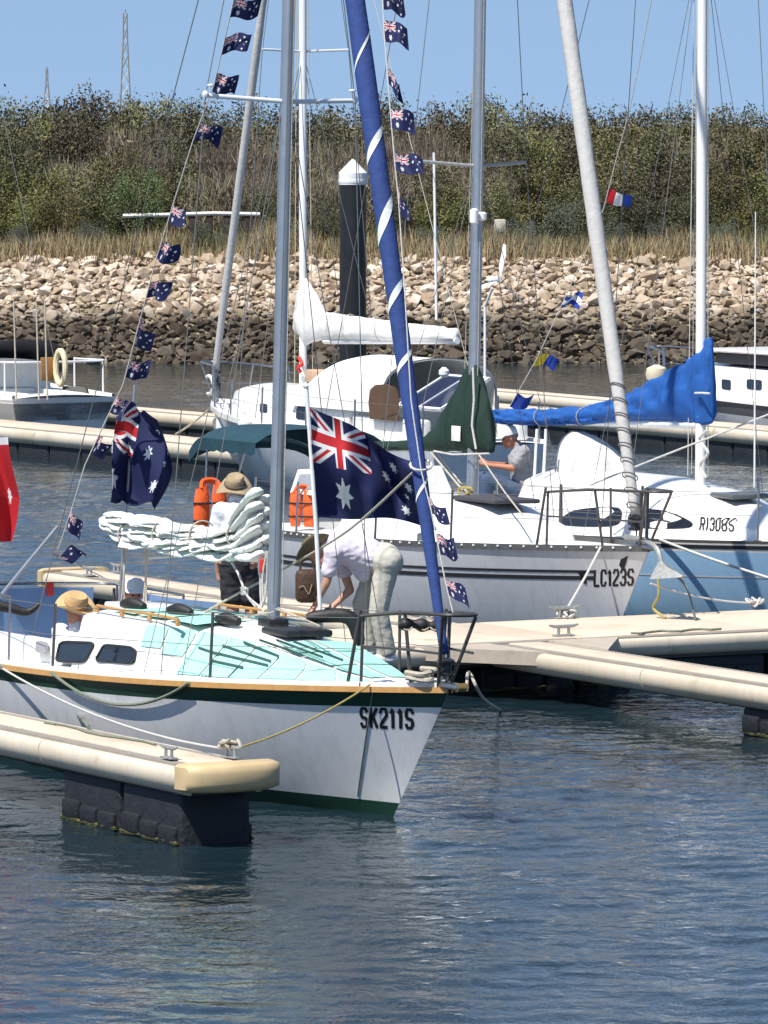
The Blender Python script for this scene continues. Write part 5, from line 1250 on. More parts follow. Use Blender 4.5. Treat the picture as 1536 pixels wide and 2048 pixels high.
# bunting: dressing lines with small flags
def bunting(name, label, pts, flags, size=.21, line_m='rope white', seed=1):
    o = thing(name, label, 'bunting', pts[-1]); r = random.Random(seed)
    MB().tube(pts, .006, 5).build('line', line_m, o, world=True)
    cum = [0]
    for a, c in zip(pts, pts[1:]): cum.append(cum[-1] + (Vector(c) - Vector(a)).length)
    def on(py):
        for a, c in zip(pts, pts[1:]):
            ya, yc = pix(a)[1], pix(c)[1]
            if min(ya, yc) <= py <= max(ya, yc): return Vector(a).lerp(Vector(c), (py - ya) / (yc - ya)), (Vector(c) - Vector(a)).normalized()
        return Vector(pts[-1]), Vector((0, 0, -1))
    for (py, dirx, diry, droop, des) in flags:
        p, t = on(py); h = size * r.uniform(.72, .92); wd_ = size * r.uniform(.95, 1.3); fq = r.uniform(4, 9); am = r.uniform(.02, .05); d = Vector((dirx, diry, -droop)).normalized(); ph = r.uniform(0, 6); r0 = r.uniform(-3, 3); cr = r.uniform(.75, 1.0); am *= 1 + 2.2 * (1 - cr); tw = r.uniform(-.5, .5)
        def f(u, v):
            q = p - t * (h * (v - .5)) + (d + Vector((0, tw * (v - .5), tw * .3 * u))) * (wd_ * u * cr)
            nrm = t.cross(d).normalized(); return q + nrm * (am * math.sin(u * fq + ph + v * r0) * u ** .5) + Vector((0, 0, -.03 * math.sin(u * 5 + ph) * u)) + t * (.05 * u * math.sin(ph * 2))
        cloth('flag', f, des, 56, 28, o)
hd1 = B1.M @ Vector((mx1 - .05, 0, 9.9)); 
st1 = B1.M @ Vector((-7.3, B1.half(.96) - .1, B1.sheer(1) + .62))
def pl(pa, pb, pxs):
    """line through photo points, depth running from one end to the other"""
    ya, yb = pix(pa)[1], pix(pb)[1]; out_ = [Vector(pa)]
    for (px, py) in pxs: t = (py - ya) / (yb - ya); out_.append(at(px, py, lerp(pa.y, pb.y, t)))
    return out_ + [Vector(pb)]
line1 = pl(hd1, st1, [(472, -20), (447, 90), (428, 170), (385, 285), (340, 430), (312, 520), (275, 660), (246, 770), (212, 840), (170, 930), (140, 1030), (112, 1110)])
bunting('bunting_line', 'string of small blue ensigns from masthead to stern of the green striped yacht', line1,
        [(16, 1, -.1, .05, AUS), (92, 1, .0, .05, AUS), (165, 1, -.2, .1, AUS), (262, 1, .1, .15, AUS), (426, .6, -.7, .5, AUS), (500, .6, -.6, .4, AUS), (580, .8, -.4, .1, AUS), (655, .5, -.7, .5, AUS), (738, .8, .2, .3, AUS), (808, .5, -.6, .6, AUS), (885, .4, -.6, .6, AUS), (1030, .5, -.6, .8, AUS), (1112, .8, -.4, .0, AUS)], seed=2)
MB().box(at(100, 1178, st1.y), (.07, .02, .13), bev=.01).build('red_tag', 'red', bpy.data.objects['bunting_line'], world=True)
ha = B1.M @ Vector((mx1 + .12, 0, 9.9)); hb2 = B1.M @ Vector((.12, -.06, 1.78))
line2 = pl(ha, hb2, [(764, -30), (768, 60), (775, 150), (782, 240), (790, 330), (797, 400), (808, 560), (822, 800), (842, 940), (862, 1020), (876, 1090), (890, 1160)])
bunting('bunting_line', 'string of small ensigns beside the blue furled jib down to the bow pulpit', line2,
        [(-2, 1, -.2, .1, AUS), (62, 1, -.2, .35, AUS), (150, .7, -.5, .8, AUS), (236, 1, .0, .25, AUS), (322, 1, -.1, .25, AUS), (395, .4, -.6, .8, AUS), (1010, .6, -.5, .5, AUS), (1088, 1, -.2, .2, AUS), (1170, .9, -.2, .5, AUS)], seed=5)
stripes = lambda *c: (lambda u, v: c[min(len(c) - 1, int((1 - v) * len(c)))])
vst = lambda *c: (lambda u, v: c[min(len(c) - 1, int(u * len(c)))])
YEL, BLU, ORG = (.70, .50, .03), (.012, .045, .30), (.75, .25, .03)
h3 = B3.M @ Vector((mx3, 0, 9.0)); e3 = B3.M @ B3.pix(1020, 812)
line3 = pl(h3, e3, [(1303, 0), (1280, 120), (1258, 225), (1232, 320), (1208, 415), (1178, 490), (1128, 600), (1075, 715)])
bunting('signal_flag_line', 'string of signal flags in blue, yellow and red slanting down to the blue boom cover', line3,
        [(388, .8, -.3, .2, vst(REDC, WHT, BLU)), (472, .3, -.2, .9, stripes(ORG, YEL)), (604, 1, .1, .15, stripes(BLU, WHT, BLU)), (720, 1, .1, .3, vst(YEL, BLU)), (800, .8, .0, .5, stripes(BLU, BLU))], size=.24, seed=8)
# ------------------------------------------------------------------ people
def capsule(b, p, q, r0, r1, n=12):
    p, q = Vector(p), Vector(q); d = q - p; L_ = max(d.length, 1e-4); t = d / L_; pts = []; rs = []
    for k in range(5): a = math.pi / 2 * (1 - k / 4); pts.append(p - t * r0 * math.sin(a)); rs.append(max(.001, r0 * math.cos(a)))
    for k in range(1, 5): a = math.pi / 2 * k / 4; pts.append(q + t * r1 * math.sin(a)); rs.append(max(.001, r1 * math.cos(a)))
    b.tube(pts, rs, n)
def ball(b, c, r, m=None, n=14):
    prof = [(max(.001, math.sin(math.pi * k / 8)), -math.cos(math.pi * k / 8)) for k in range(9)]
    mm = (m or Matrix.Identity(3)) @ Matrix.Diagonal(r if hasattr(r, '__len__') else (r, r, r)); b.lathe(prof, n, c, mm)
def fused(b, name, m, parent, vox=.012, sm=5, fold=0.0):
    """one continuous skin grown over the overlapping volumes"""
    me = bpy.data.meshes.new(name); me.from_pydata([tuple(p) for p in b.v], [], b.f); o = bpy.data.objects.new(name, me)
    bm = bmesh.new(); bm.from_mesh(me); bmesh.ops.recalc_face_normals(bm, faces=bm.faces); bm.to_mesh(me); bm.free()
    tmp = bpy.data.scenes.new('tmp'); tmp.collection.objects.link(o)
    r = o.modifiers.new('r', 'REMESH'); r.mode = 'VOXEL'; r.voxel_size = vox; s_ = o.modifiers.new('s', 'SMOOTH'); s_.factor = .5; s_.iterations = sm
    vl = tmp.view_layers[0]; vl.update(); dgp = vl.depsgraph; dgp.update()
    nm = bpy.data.meshes.new_from_object(o.evaluated_get(dgp)); bpy.data.objects.remove(o); bpy.data.scenes.remove(tmp)
    if fold > 0:                                   # creases of the cloth
        N = [v.normal.copy() for v in nm.vertices]; P = [v.co.copy() for v in nm.vertices]; out_ = []
        for c, nr in zip(P, N):
            k = .45 - abs(noise.noise((c.x * 4.5 + c.z * 3, c.y * 4, c.z * 2.2 + c.x * 3))) * 1.7 + .6 * (.4 - abs(noise.noise((c.x * 9 + c.z * 12, c.y * 9, c.z * 14 - c.x * 6))) * 1.8)
            out_ += list(c + nr * (fold * k))
        nm.vertices.foreach_set('co', out_); nm.update()
    iv = WM[parent.name].inverted(); nm.transform(iv); nm.name = name; nm.materials.clear()
    return link(name, nm, m, parent, True, 180)
def frame_from(z, x):
    z = Vector(z).normalized(); x = Vector(x); x = (x - z * x.dot(z)).normalized(); y = z.cross(x)
    return Matrix((x, y, z)).transposed()
def hat(parent, c, axis, fwd, rim, crown, ch, m, band=None, curl=.02, name='hat', top=.8):
    """brimmed hat: c = centre of the brim, axis = up through the crown"""
    M3 = frame_from(axis, fwd); n = 40; V = []; rad = [0, .02]
    prof = [(crown * .98, -.012), (lerp(crown, rim, .5), -.012), (rim * .97, .0), (rim, .004), (rim * .97, .010), (lerp(crown, rim, .5), .002), (crown * 1.02, .010), (crown, ch * .35), (crown * .95, ch * .72), (crown * top, ch * .97), (crown * .45, ch * .93), (.004, ch * .86)]
    for (r, z) in prof:
        for j in range(n):
            a = 2 * math.pi * j / n; k = max(0, (r - crown) / (rim - crown))
            V.append(Vector(c) + M3 @ Vector((r * math.cos(a) * 1.08, r * math.sin(a), z + curl * k * k * (abs(math.sin(a)) ** 2 * 2.2 - .7) + .008 * k * math.sin(3 * a + 1))))
    F = [(i * n + j, i * n + (j + 1) % n, (i + 1) * n + (j + 1) % n, (i + 1) * n + j) for i in range(len(prof) - 1) for j in range(n)]
    F.append(tuple((len(prof) - 1) * n + j for j in range(n)))
    o = MB().add(V, F).build(name, m, parent, True, True, 70)
    if band: MB().tube([Vector(c) + M3 @ Vector((crown * 1.06 * math.cos(a), crown * 1.0 * math.sin(a), .026)) for a in [i * math.pi / 12 for i in range(24)]], .014, 6, closed=True).build('hat_band', band, o, True, True)
    return o
def cap(parent, c, axis, fwd, m, r=.098, name='cap'):
    M3 = frame_from(axis, fwd); b = MB()
    b.lathe([(r, -.01), (r * 1.02, .02), (r * .93, .07), (r * .6, .105), (.004, .115)], 18, c, M3 @ Matrix.Diagonal((1.1, 1, 1)))
    P = [];
    for s in (0, 1):
        for i in range(13): a = lerp(-1.15, 1.15, i / 12); rr = r * (1.0 if s == 0 else 1.0) ; q = Vector((rr * 1.08 * math.cos(a) + (s * .085 * math.cos(a) ** .6 if s else 0), rr * math.sin(a) * (1 if s == 0 else .96), .0 - .018 * s)); P.append(Vector(c) + M3 @ q)
    b.add(P + [p + Vector((0, 0, .008)) for p in P], [(i, i + 1, 14 + i, 13 + i) for i in range(12)] + [(26 + i, 26 + i + 1, 26 + 14 + i, 26 + 13 + i) for i in range(12)] + [(13 + i, 14 + i, 40 + i, 39 + i) for i in range(12)])
    return b.build(name, m, parent, True, True, 50)
def hand(b, w, d, side, s=1.0, curl=.5):
    """palm and five fingers from the wrist w along d; side = direction of the thumb"""
    d = Vector(d).normalized(); side = Vector(side); side = (side - d * side.dot(d)).normalized(); nn = d.cross(side)
    w = Vector(w); capsule(b, w, w + d * .075 * s, .026 * s, .034 * s)
    for k, l in enumerate((.062, .074, .070, .055)):
        p = w + d * .085 * s + side * (.030 - .020 * k) * s; e = p + d * l * .5 * s + nn * l * curl * .35 * s; f = e + d * l * .35 * s + nn * l * curl * .6 * s
        capsule(b, p - d * .02, e, .0105 * s, .0098 * s, 8); capsule(b, e, f, .0098 * s, .0085 * s, 8)
    p = w + d * .02 * s + side * .026 * s; e = p + d * .035 * s + side * .028 * s; capsule(b, p, e, .013 * s, .0115 * s, 8); capsule(b, e, e + d * .03 * s + nn * .01, .0115 * s, .0095 * s, 8)
def head(b, c, up, fwd, s=1.0):
    M3 = frame_from(up, fwd); c = Vector(c)
    ball(b, c + M3 @ Vector((-.008, 0, .03)) * s, (.096 * s, .077 * s, .09 * s), M3); ball(b, c + M3 @ Vector((.022, 0, -.045)) * s, (.064 * s, .056 * s, .072 * s), M3)
    capsule(b, c + M3 @ Vector((.082, 0, .012)) * s, c + M3 @ Vector((.106, 0, -.022)) * s, .010 * s, .015 * s, 8)
    ball(b, c + M3 @ Vector((.066, 0, -.098)) * s, (.026 * s, .032 * s, .02 * s), M3); capsule(b, c + M3 @ Vector((.084, -.018, -.06)) * s, c + M3 @ Vector((.084, .018, -.06)) * s, .010, .010, 8)
    for sg in (-1, 1): ball(b, c + M3 @ Vector((-.005, sg * .078, -.005)) * s, (.02 * s, .010 * s, .032 * s), M3)
    return M3
def eyes(parent, c, M3):
    for sg in (-1, 1):
        q = MB(); ball(q, Vector(c) + M3 @ Vector((.082, sg * .031, .012)), .010, None, 8); q.build('eye', mat('eye', (.03, .02, .015), .3), parent, True, True)
def hair(parent, c, M3, m, low=-.02):
    q = MB(); n = 18; V = []
    for k in range(7):
        a = math.pi / 2 * k / 6 * 1.25
        for j in range(n):
            t = 2 * math.pi * j / n; r = math.sin(a); z = math.cos(a) * .098; back = -.012 if math.cos(t) < .3 else -.03
            V.append(Vector(c) + M3 @ Vector((back + .100 * r * math.cos(t), .083 * r * math.sin(t), .03 + z)))
    q.add(V, [(i * n + j, i * n + (j + 1) % n, (i + 1) * n + (j + 1) % n, (i + 1) * n + j) for i in range(6) for j in range(n)]); return q.build('hair', m, parent, True, True)

mat('lilac shirt', (0.66, 0.59, 0.68), 0.85, var=0.08, scale=6, bump=.5, bscale=14); mat('white shirt', (0.72, 0.72, 0.76), 0.85, var=0.06, scale=6, bump=.5, bscale=14)
mat('grey shirt', (0.30, 0.30, 0.31), 0.9, var=0.12, scale=6, bump=.5, bscale=14); mat('stone trousers', (0.50, 0.48, 0.41), 0.9, var=0.12, scale=6, bump=.6, bscale=12)
mat('black shorts', (0.022, 0.022, 0.028), 0.9, var=0.3, scale=8, bump=.5, bscale=14); mat('denim', (0.055, 0.085, 0.15), 0.9, var=0.3, scale=9, bump=.4, bscale=20)
mat('khaki felt', (0.34, 0.26, 0.16), 0.95, var=0.15, scale=12, bump=.4, bscale=60); mat('olive felt', (0.13, 0.105, 0.055), 0.95, var=0.2, scale=12, bump=.4, bscale=60); mat('straw', (0.62, 0.42, 0.20), 0.8, var=0.2, scale=40, bump=.8, bscale=120)
mat('dark band', (0.10, 0.075, 0.05), 0.9); mat('grey hair', (.25, .23, .21), .8, var=.2); mat('brown hair', (.06, .04, .025), .8, var=.2); mat('white shoe', (.75, .75, .73), .6, var=.08)

# --- man bending over on the fore deck
def bend_man():
    fz = B1.M @ B1.pixz(760, 1318, B1.dz(-1.9, .5) + .0); Y = fz.y
    J = lambda px, py, d=0: at(px, py, Y + d)
    o = thing('person', 'person in lilac shirt, stone trousers and olive hat bending over the fore deck', 'person', fz)
    hipN, hipF = J(774, 1124, -.10), J(764, 1118, .12); wst = J(733, 1112); chest = J(692, 1090); shN, shF = J(668, 1106, -.15), J(672, 1094, .17); nk = J(656, 1096); hd = J(637, 1108, .02)
    kN, kF = J(757, 1222, -.14), J(724, 1206, .12); aN, aF = J(774, 1306, -.10), J(734, 1292, .10)
    eN, eF = J(653, 1165, -.16), J(700, 1180, .12); wN, wF = J(630, 1210, -.12), J(676, 1204, .08)
    b = MB()
    for h in (hipN, hipF): capsule(b, h, h + (wst - h) * .3, .125, .12)
    capsule(b, hipN.lerp(hipF, .5), wst, .145, .135); capsule(b, wst, chest, .14, .150); capsule(b, chest, shN, .12, .075); capsule(b, chest, shF, .12, .075); capsule(b, chest, nk, .09, .062); capsule(b, nk, hd, .058, .055)
    M3 = head(b, hd, (-.45, .15, .35), (-.35, -.15, -.9), 1.0)
    for s_, e_, w_ in ((shN, eN, wN), (shF, eF, wF)): capsule(b, s_, e_, .054, .042); capsule(b, e_, w_, .041, .028)
    hand(b, wN, J(618, 1234, -.1) - wN, (0, -1, .1)); hand(b, wF, J(655, 1222, .05) - wF, (0, 1, .1))
    for h, k, a in ((hipN, kN, aN), (hipF, kF, aF)): capsule(b, h, k, .09, .062); capsule(b, k, a, .06, .042); capsule(b, a, a + Vector((-.10, -.03, -.055)), .036, .03)
    fused(b, 'body', 'skin', o)
    s = MB(); capsule(s, wst + (hipN - wst) * .12, chest, .168, .180); capsule(s, chest, shN, .145, .095); capsule(s, chest, shF, .145, .095); capsule(s, chest, nk, .10, .072)
    for s_, e_ in ((shN, eN), (shF, eF)): capsule(s, s_, s_.lerp(e_, .55), .088, .080)
    capsule(s, chest + Vector((.04, 0, -.10)), wst + Vector((-.03, -.02, -.13)), .09, .10)
    capsule(s, chest + Vector((0, -.08, -.02)), wst + Vector((.02, -.08, -.02)), .13, .12)
    fused(s, 'shirt', 'lilac shirt', o, fold=.014)
    t = MB(); capsule(t, hipN.lerp(hipF, .5), wst + (hipN - wst) * .22, .165, .150)
    for h, k, a in ((hipN, kN, aN), (hipF, kF, aF)):
        capsule(t, h, h + (wst - h) * .3, .150, .14); capsule(t, h, k, .122, .090); capsule(t, k, k.lerp(a, .92), .086, .092)
    fused(t, 'trousers', 'stone trousers', o, fold=.005)
    for a in (aN, aF):
        q = MB(); capsule(q, a + Vector((.03, .0, -.05)), a + Vector((-.18, -.06, -.07)), .060, .050); capsule(q, a, a + Vector((0, 0, .03)), .055, .052); fused(q, 'shoe', 'white shoe', o)
    hat(o, hd + Vector((-.03, -.01, .045)), (-.50, .42, .75), (-.7, -.2, -.6), .185, .092, .11, 'olive felt', 'khaki felt', .03)
    # brown bag in his hand
    g = J(613, 1172, -.12); bg_ = thing('brown_bag', 'dark brown hand bag held by the bending person beside the mast', 'bag', J(613, 1216, -.12))
    q = MB(); q.box(g, (.20, .12, .30), bev=.05); q.build('body', mat('brown leather', (.065, .032, .018), .55, var=.3, scale=9, bump=.3), bg_, True, True)
    MB().tube(bez([J(600, 1142, -.12), J(604, 1118, -.12), J(622, 1118, -.12), J(630, 1142, -.12)], 6), .010, 6).build('handle', mat('brown leather'), bg_, True, True)
    q = MB(); q.tube(bez([J(598, 1176, -.19), J(606, 1172, -.19), J(612, 1180, -.19), J(618, 1188, -.19), J(624, 1168, -.19)], 5), .004, 5); q.build('stitched_mark', mat('pale stitch', (.4, .28, .2), .8), bg_, True, True)
bend_man()
# --- man standing on the far side deck, back to us
def stand_man():
    fz = B1.M @ Vector((-5.3, .93, B1.dz(-5.3, .9))); X0 = fz.x; Y = fz.y
    J = lambda px, py, d=0: at(px, py, Y + d)
    o = thing('person', 'person in white shirt, black shorts and khaki hat standing behind the flaked sail', 'person', fz)
    fy = pix(fz)[1]
    hL, hR = J(464, 1128), J(490, 1128); wst = J(476, 1090); chest = J(474, 1040, .03); sL, sR = J(441, 1022), J(508, 1018); nk = J(472, 1002, .06); hd = J(470, 983, .12)
    kL, kR = J(466, 1205, .02), J(502, 1206, .02); aL, aR = J(466, fy - 14, .0), J(506, fy - 14, .0)
    eL, wL = J(432, 1084, .02), J(437, 1142, .08); eR, wR = J(530, 1072, .12), J(536, 1112, .3)
    b = MB(); capsule(b, hL, hR, .12, .12); capsule(b, hL.lerp(hR, .5), wst, .14, .13); capsule(b, wst, chest, .13, .15); capsule(b, chest, sL, .11, .075); capsule(b, chest, sR, .11, .075); capsule(b, chest, nk, .08, .06); capsule(b, nk, hd, .055, .05)
    M3 = head(b, hd, (0, .15, .9), (0, .9, -.35))
    for s_, e_, w_ in ((sL, eL, wL), (sR, eR, wR)): capsule(b, s_, e_, .055, .043); capsule(b, e_, w_, .042, .03)
    hand(b, wL, (J(441, 1168, .1) - wL), (0, 1, 0)); hand(b, wR, (J(538, 1128, .35) - wR), (-1, 0, 0))
    for h, k, a in ((hL, kL, aL), (hR, kR, aR)): capsule(b, h, k, .092, .062); capsule(b, k, a, .062, .042); capsule(b, a, a + Vector((0, .13, -.03)), .042, .036)
    fused(b, 'body', 'skin', o)
    s = MB(); capsule(s, wst + Vector((0, 0, -.06)), chest, .165, .175); capsule(s, chest, sL, .14, .092); capsule(s, chest, sR, .14, .092); capsule(s, chest, nk, .1, .07)
    for s_, e_ in ((sL, eL), (sR, eR)): capsule(s, s_, s_.lerp(e_, .6), .088, .078)
    fused(s, 'shirt', 'white shirt', o, fold=.013)
    t = MB(); capsule(t, hL.lerp(hR, .5), wst + Vector((0, 0, -.02)), .16, .15)
    for h, k in ((hL, kL), (hR, kR)): capsule(t, h, h, .15, .15); capsule(t, h, h.lerp(k, .82), .12, .115)
    fused(t, 'shorts', 'black shorts', o, fold=.014)
    for a in (aL, aR): q = MB(); capsule(q, a + Vector((0, -.03, -.03)), a + Vector((0, .15, -.04)), .05, .042); fused(q, 'shoe', 'black rubber', o)
    hair(o, hd, M3, mat('brown hair'))
    hat(o, hd + Vector((0, -.02, .05)), (.02, -.42, .9), (.1, .9, .3), .172, .088, .105, 'khaki felt', 'dark band', -.05)
stand_man()
# --- grey shirted man sitting in the cockpit of the blue yacht
def grey_man():
    Y = (B3.M @ B3.pix(1040, 980, .1)).y; J = lambda px, py, d=0: at(px, py, Y + d); base = J(1042, 1010)
    o = thing('person', 'person in grey T-shirt, jeans and white cap sitting in the cockpit of the blue yacht', 'person', base)
    hN, hF = J(1044, 984, -.1), J(1042, 982, .12); wst = J(1048, 956); chest = J(1043, 920); sN, sF = J(1048, 904, -.16), J(1040, 902, .17); nk = J(1036, 892); hd = J(1020, 877)
    kN, kF = J(975, 960, -.12), J(968, 954, .12); aN, aF = J(972, 1030, -.1), J(966, 1026, .12); eN, eF = J(1026, 936, -.2), J(1015, 932, .2); wN, wF = J(976, 930, -.1), J(974, 926, .1)
    b = MB(); capsule(b, hN, hF, .12, .12); capsule(b, hN.lerp(hF, .5), wst, .145, .135); capsule(b, wst, chest, .135, .15); capsule(b, chest, sN, .11, .075); capsule(b, chest, sF, .11, .075); capsule(b, chest, nk, .08, .06); capsule(b, nk, hd, .058, .05)
    M3 = head(b, hd, (-.22, 0, .95), (-.92, -.1, -.3))
    for s_, e_, w_ in ((sN, eN, wN), (sF, eF, wF)): capsule(b, s_, e_, .056, .044); capsule(b, e_, w_, .043, .03)
    hand(b, wN, J(958, 926, -.03) - wN, (0, 0, 1)); hand(b, wF, J(957, 925, .05) - wF, (0, 0, 1))
    for h, k, a in ((hN, kN, aN), (hF, kF, aF)): capsule(b, h, k, .095, .064); capsule(b, k, a, .062, .042); capsule(b, a, a + Vector((-.15, 0, -.04)), .04, .036)
    fused(b, 'body', mat('tanned skin', (.42, .17, .10), .6, var=.12, scale=14), o)
    s = MB(); capsule(s, wst + Vector((0, 0, -.08)), chest, .168, .17); capsule(s, chest, sN, .135, .092); capsule(s, chest, sF, .135, .092); capsule(s, chest, nk, .09, .066)
    for s_, e_ in ((sN, eN), (sF, eF)): capsule(s, s_, s_.lerp(e_, .62), .086, .08)
    fused(s, 'shirt', 'grey shirt', o, fold=.013)
    t = MB(); capsule(t, hN.lerp(hF, .5), wst + Vector((0, 0, -.1)), .16, .15)
    for h, k, a in ((hN, kN, aN), (hF, kF, aF)): capsule(t, h, k, .118, .088); capsule(t, k, a, .086, .075)
    fused(t, 'jeans', 'denim', o); eyes(o, hd, M3); hair(o, hd, M3, mat('grey hair')); cap(o, hd + M3 @ Vector((0, 0, .055)), M3 @ Vector((0, 0, 1)), M3 @ Vector((1, 0, 0)), 'white canvas')
grey_man()
# --- two people sitting in the cockpit of yacht 1
def sitter(label, c, y, facing, shirt, pix_hat, hatfn):
    p = B1.M @ B1.pix(c[0], c[1], y); Y = p.y; J = lambda px, py, d=0: at(px, py, Y + d); hd = p
    f = Vector(facing).normalized(); sd = Vector((-f.y, f.x, 0)); up = Vector((0, 0, 1)); nk = hd + up * -.13 - f * .02; chest = nk - up * .20; wst = chest - up * .22; hip = wst - up * .14
    o = thing('person', label, 'person', hip - up * .12)
    b = MB(); s = MB(); t = MB(); capsule(b, nk, hd, .055, .05); capsule(b, chest, nk, .1, .06); capsule(b, wst, chest, .13, .145); capsule(b, hip, wst, .14, .13); M3 = head(b, hd, up, f + Vector((0, 0, -.2)))
    capsule(s, wst - up * .05, chest, .16, .165); capsule(s, chest, nk, .11, .07); capsule(t, hip, wst - up * .08, .16, .15)
    for sg in (-1, 1):
        sh = nk - up * .08 + sd * sg * .19; e = sh - up * .27 + sd * sg * .05 + f * .06; w_ = e + f * .22 - sd * sg * .06; k = hip + f * .42 + sd * sg * .12; a = k - up * .36
        capsule(b, chest, sh, .1, .07); capsule(b, sh, e, .054, .043); capsule(b, e, w_, .042, .03); hand(b, w_, f, -sd * sg); capsule(b, hip + sd * sg * .09, k, .095, .064); capsule(b, k, a, .062, .042); capsule(b, a, a + f * .14, .04, .036)
        capsule(s, chest, sh, .135, .09); capsule(s, sh, sh.lerp(e, .65), .085, .075); capsule(t, hip + sd * sg * .09, k, .12, .088); capsule(t, k, a, .085, .075)
    fused(b, 'body', 'skin', o); fused(s, 'shirt', shirt, o, fold=.016); fused(t, 'trousers', 'black shorts', o); eyes(o, hd, M3); hair(o, hd, M3, mat('brown hair')); hatfn(o, hd, M3)
sitter('person in a wide straw hat sitting in the cockpit of the green striped yacht', (150, 1222), -.25, (-.6, -.7, 0), 'white shirt', None, lambda o, h, M: hat(o, h + Vector((.01, -.02, .05)), (.22, -.42, .85), (1, 0, -.2), .175, .095, .12, 'straw', mat('straw band', (.36, .23, .10), .9), .035))
sitter('person in a white cap sitting beyond the coach roof, behind the mainsheet', (268, 1192), .35, (.25, -.9, 0), mat('red shirt', (.42, .04, .03), .85, var=.1), None, lambda o, h, M: cap(o, h + M @ Vector((0, 0, .055)), M @ Vector((0, 0, 1)), M @ Vector((1, 0, 0)), 'white canvas', .105))
# ------------------------------------------------------------------ life jackets, ropes and deck clutter
def lifejacket(label, px, py, Y, s=1.0, rot=0.0):
    c = at(px, py, Y); o = thing('life_jacket', label, 'life jacket', c, (0, 0, rot)); z = Vector
    for sg in (-1, 1):
        q = MB(); q.grid(lambda i, j: Vector((sg * .075 * s + .068 * s * (1 if (i * 16 % 16) < 16 else 1) * math.cos(2 * math.pi * i) * (.75 + .25 * math.sin(math.pi * j)), .035 * s * math.sin(2 * math.pi * i) * (.4 + .6 * math.sin(math.pi * min(.98, max(.02, j))) ** .5), lerp(-.21, .17, j) * s - .02 * math.cos(2 * math.pi * i) * sg * j)), 16, 10)
        q.build('front_panel', 'orange', o, ang=180)
    MB().tube(bez([(-.08 * s, -.01, .15 * s), (-.05 * s, .03, .21 * s), (.05 * s, .03, .21 * s), (.08 * s, -.01, .15 * s)], 5), .03 * s, 8, ell=(1, .6)).build('collar', 'orange', o)
    for z_ in (-.1, .04): MB().tube([(-.15 * s, -.01, z_ * s), (-.08 * s, -.042 * s, z_ * s), (.08 * s, -.042 * s, z_ * s), (.15 * s, -.01, z_ * s)], .010, 6).build('strap', 'black rubber', o)
lifejacket('bright orange life jacket hanging left of the standing person in the khaki hat', 421, 1016, (B1.M @ Vector((-5.6, 1.1, 0))).y, 1.15, .4)
lifejacket('orange life jacket hung at the stern of the silver yacht between mast and flag', 604, 1014, (B2.M @ Vector((-6.6, -.9, 0))).y, 1.1, -.3)
MB_ = MB
def rope(label, pts, m='rope', r=.012, name='mooring_rope', n=7):
    o = MB().tube(pts, r, n).build(name, m); return tag(o, label, 'rope')
def knot(p, r=.07, m='rope white', label='knotted rope end heaped on a dock cleat', seed=1):
    rr = random.Random(seed); pts = [Vector(p) + Vector((rr.uniform(-1, 1) * r * 1.3, rr.uniform(-1, 1) * r, rr.uniform(0, 1.1) * r)) for _ in range(14)]
    return tag(MB().tube(bez(pts, 6), .014, 6).build('rope_coil', m), label, 'rope')
d1 = lambda u, off=.0: B1.M @ B1.hp(u, B1.sheer(u), -1, off)
ce = WM[lf.name] @ Vector((f1 - WWID / 2 - .35, .24, ZL + .07))
uf = B1.hit(745, 1378)[0]; ua = B1.hit(8, 1340)[0]
rope('thin bow line slanting from the bow of the green striped yacht to the near cleat', sag(B1.M @ B1.hp(uf, B1.sheer(uf) + .03, -1, .02), ce, .06), 'rope yellow', .009)
rope('pale spring line from the near cleat back along the white topside', sag(ce, d1(ua, .02) + Vector((0, 0, -.02)), .12), 'rope white', .010)
u2_ = B1.hit(185, 1462); 
rope('thick green stern rope dropping from the gunwale to the foreground finger dock', bez([d1(ua, .03), at(95, 1394, d1(ua).y - .5), at(150, 1425, d1(ua).y - .9), WM[lf.name] @ Vector((f1 - WWID / 2 - 3.1, .30, ZL + .01))], 8), 'rope green', .017)
us, ue = B1.hit(112, 1340)[0], B1.hit(385, 1352)[0]
rope('slack green rope hanging in a loop over the dark green stripe', sag(d1(us, .035), d1(ue, .035), .235, 24), 'rope green', .014)
knot(ce, .075, 'rope', 'pale rope heaped on the cleat at the end of the foreground finger dock', 3)
rope('rope from the bow roller drooping down into the dark water right of the bow', bez([B1.M @ Vector((.22, .03, 1.15)), at(938, 1345, 49.6), at(965, 1395, 50.2), atz(1000, 1420, .0)], 8), 'rope', .014)
# fore and aft line from the jib of yacht 1 down to its side deck
j1 = B1.M @ B1.pix(842, 930); rope('long grey sheet running from the furled jib down to the side deck', bez([j1, at(700, 1058, lerp(j1.y, 52.2, .5)), at(560, 1142, 52.4), at(470, 1190, 52.6), at(345, 1262, 53.0), B1.M @ B1.pixz(225, 1330, B1.sheer(.7) + .03)], 6), 'rope', .011, 'jib_sheet')
MB().tube([j1 + Vector((.09 * math.cos(a), .09 * math.sin(a), .04 * math.sin(a))) for a in [i * math.pi / 6 for i in range(12)]], .012, 6, closed=True).build('sheet_lashing', 'rope white', B1.o, True, True)
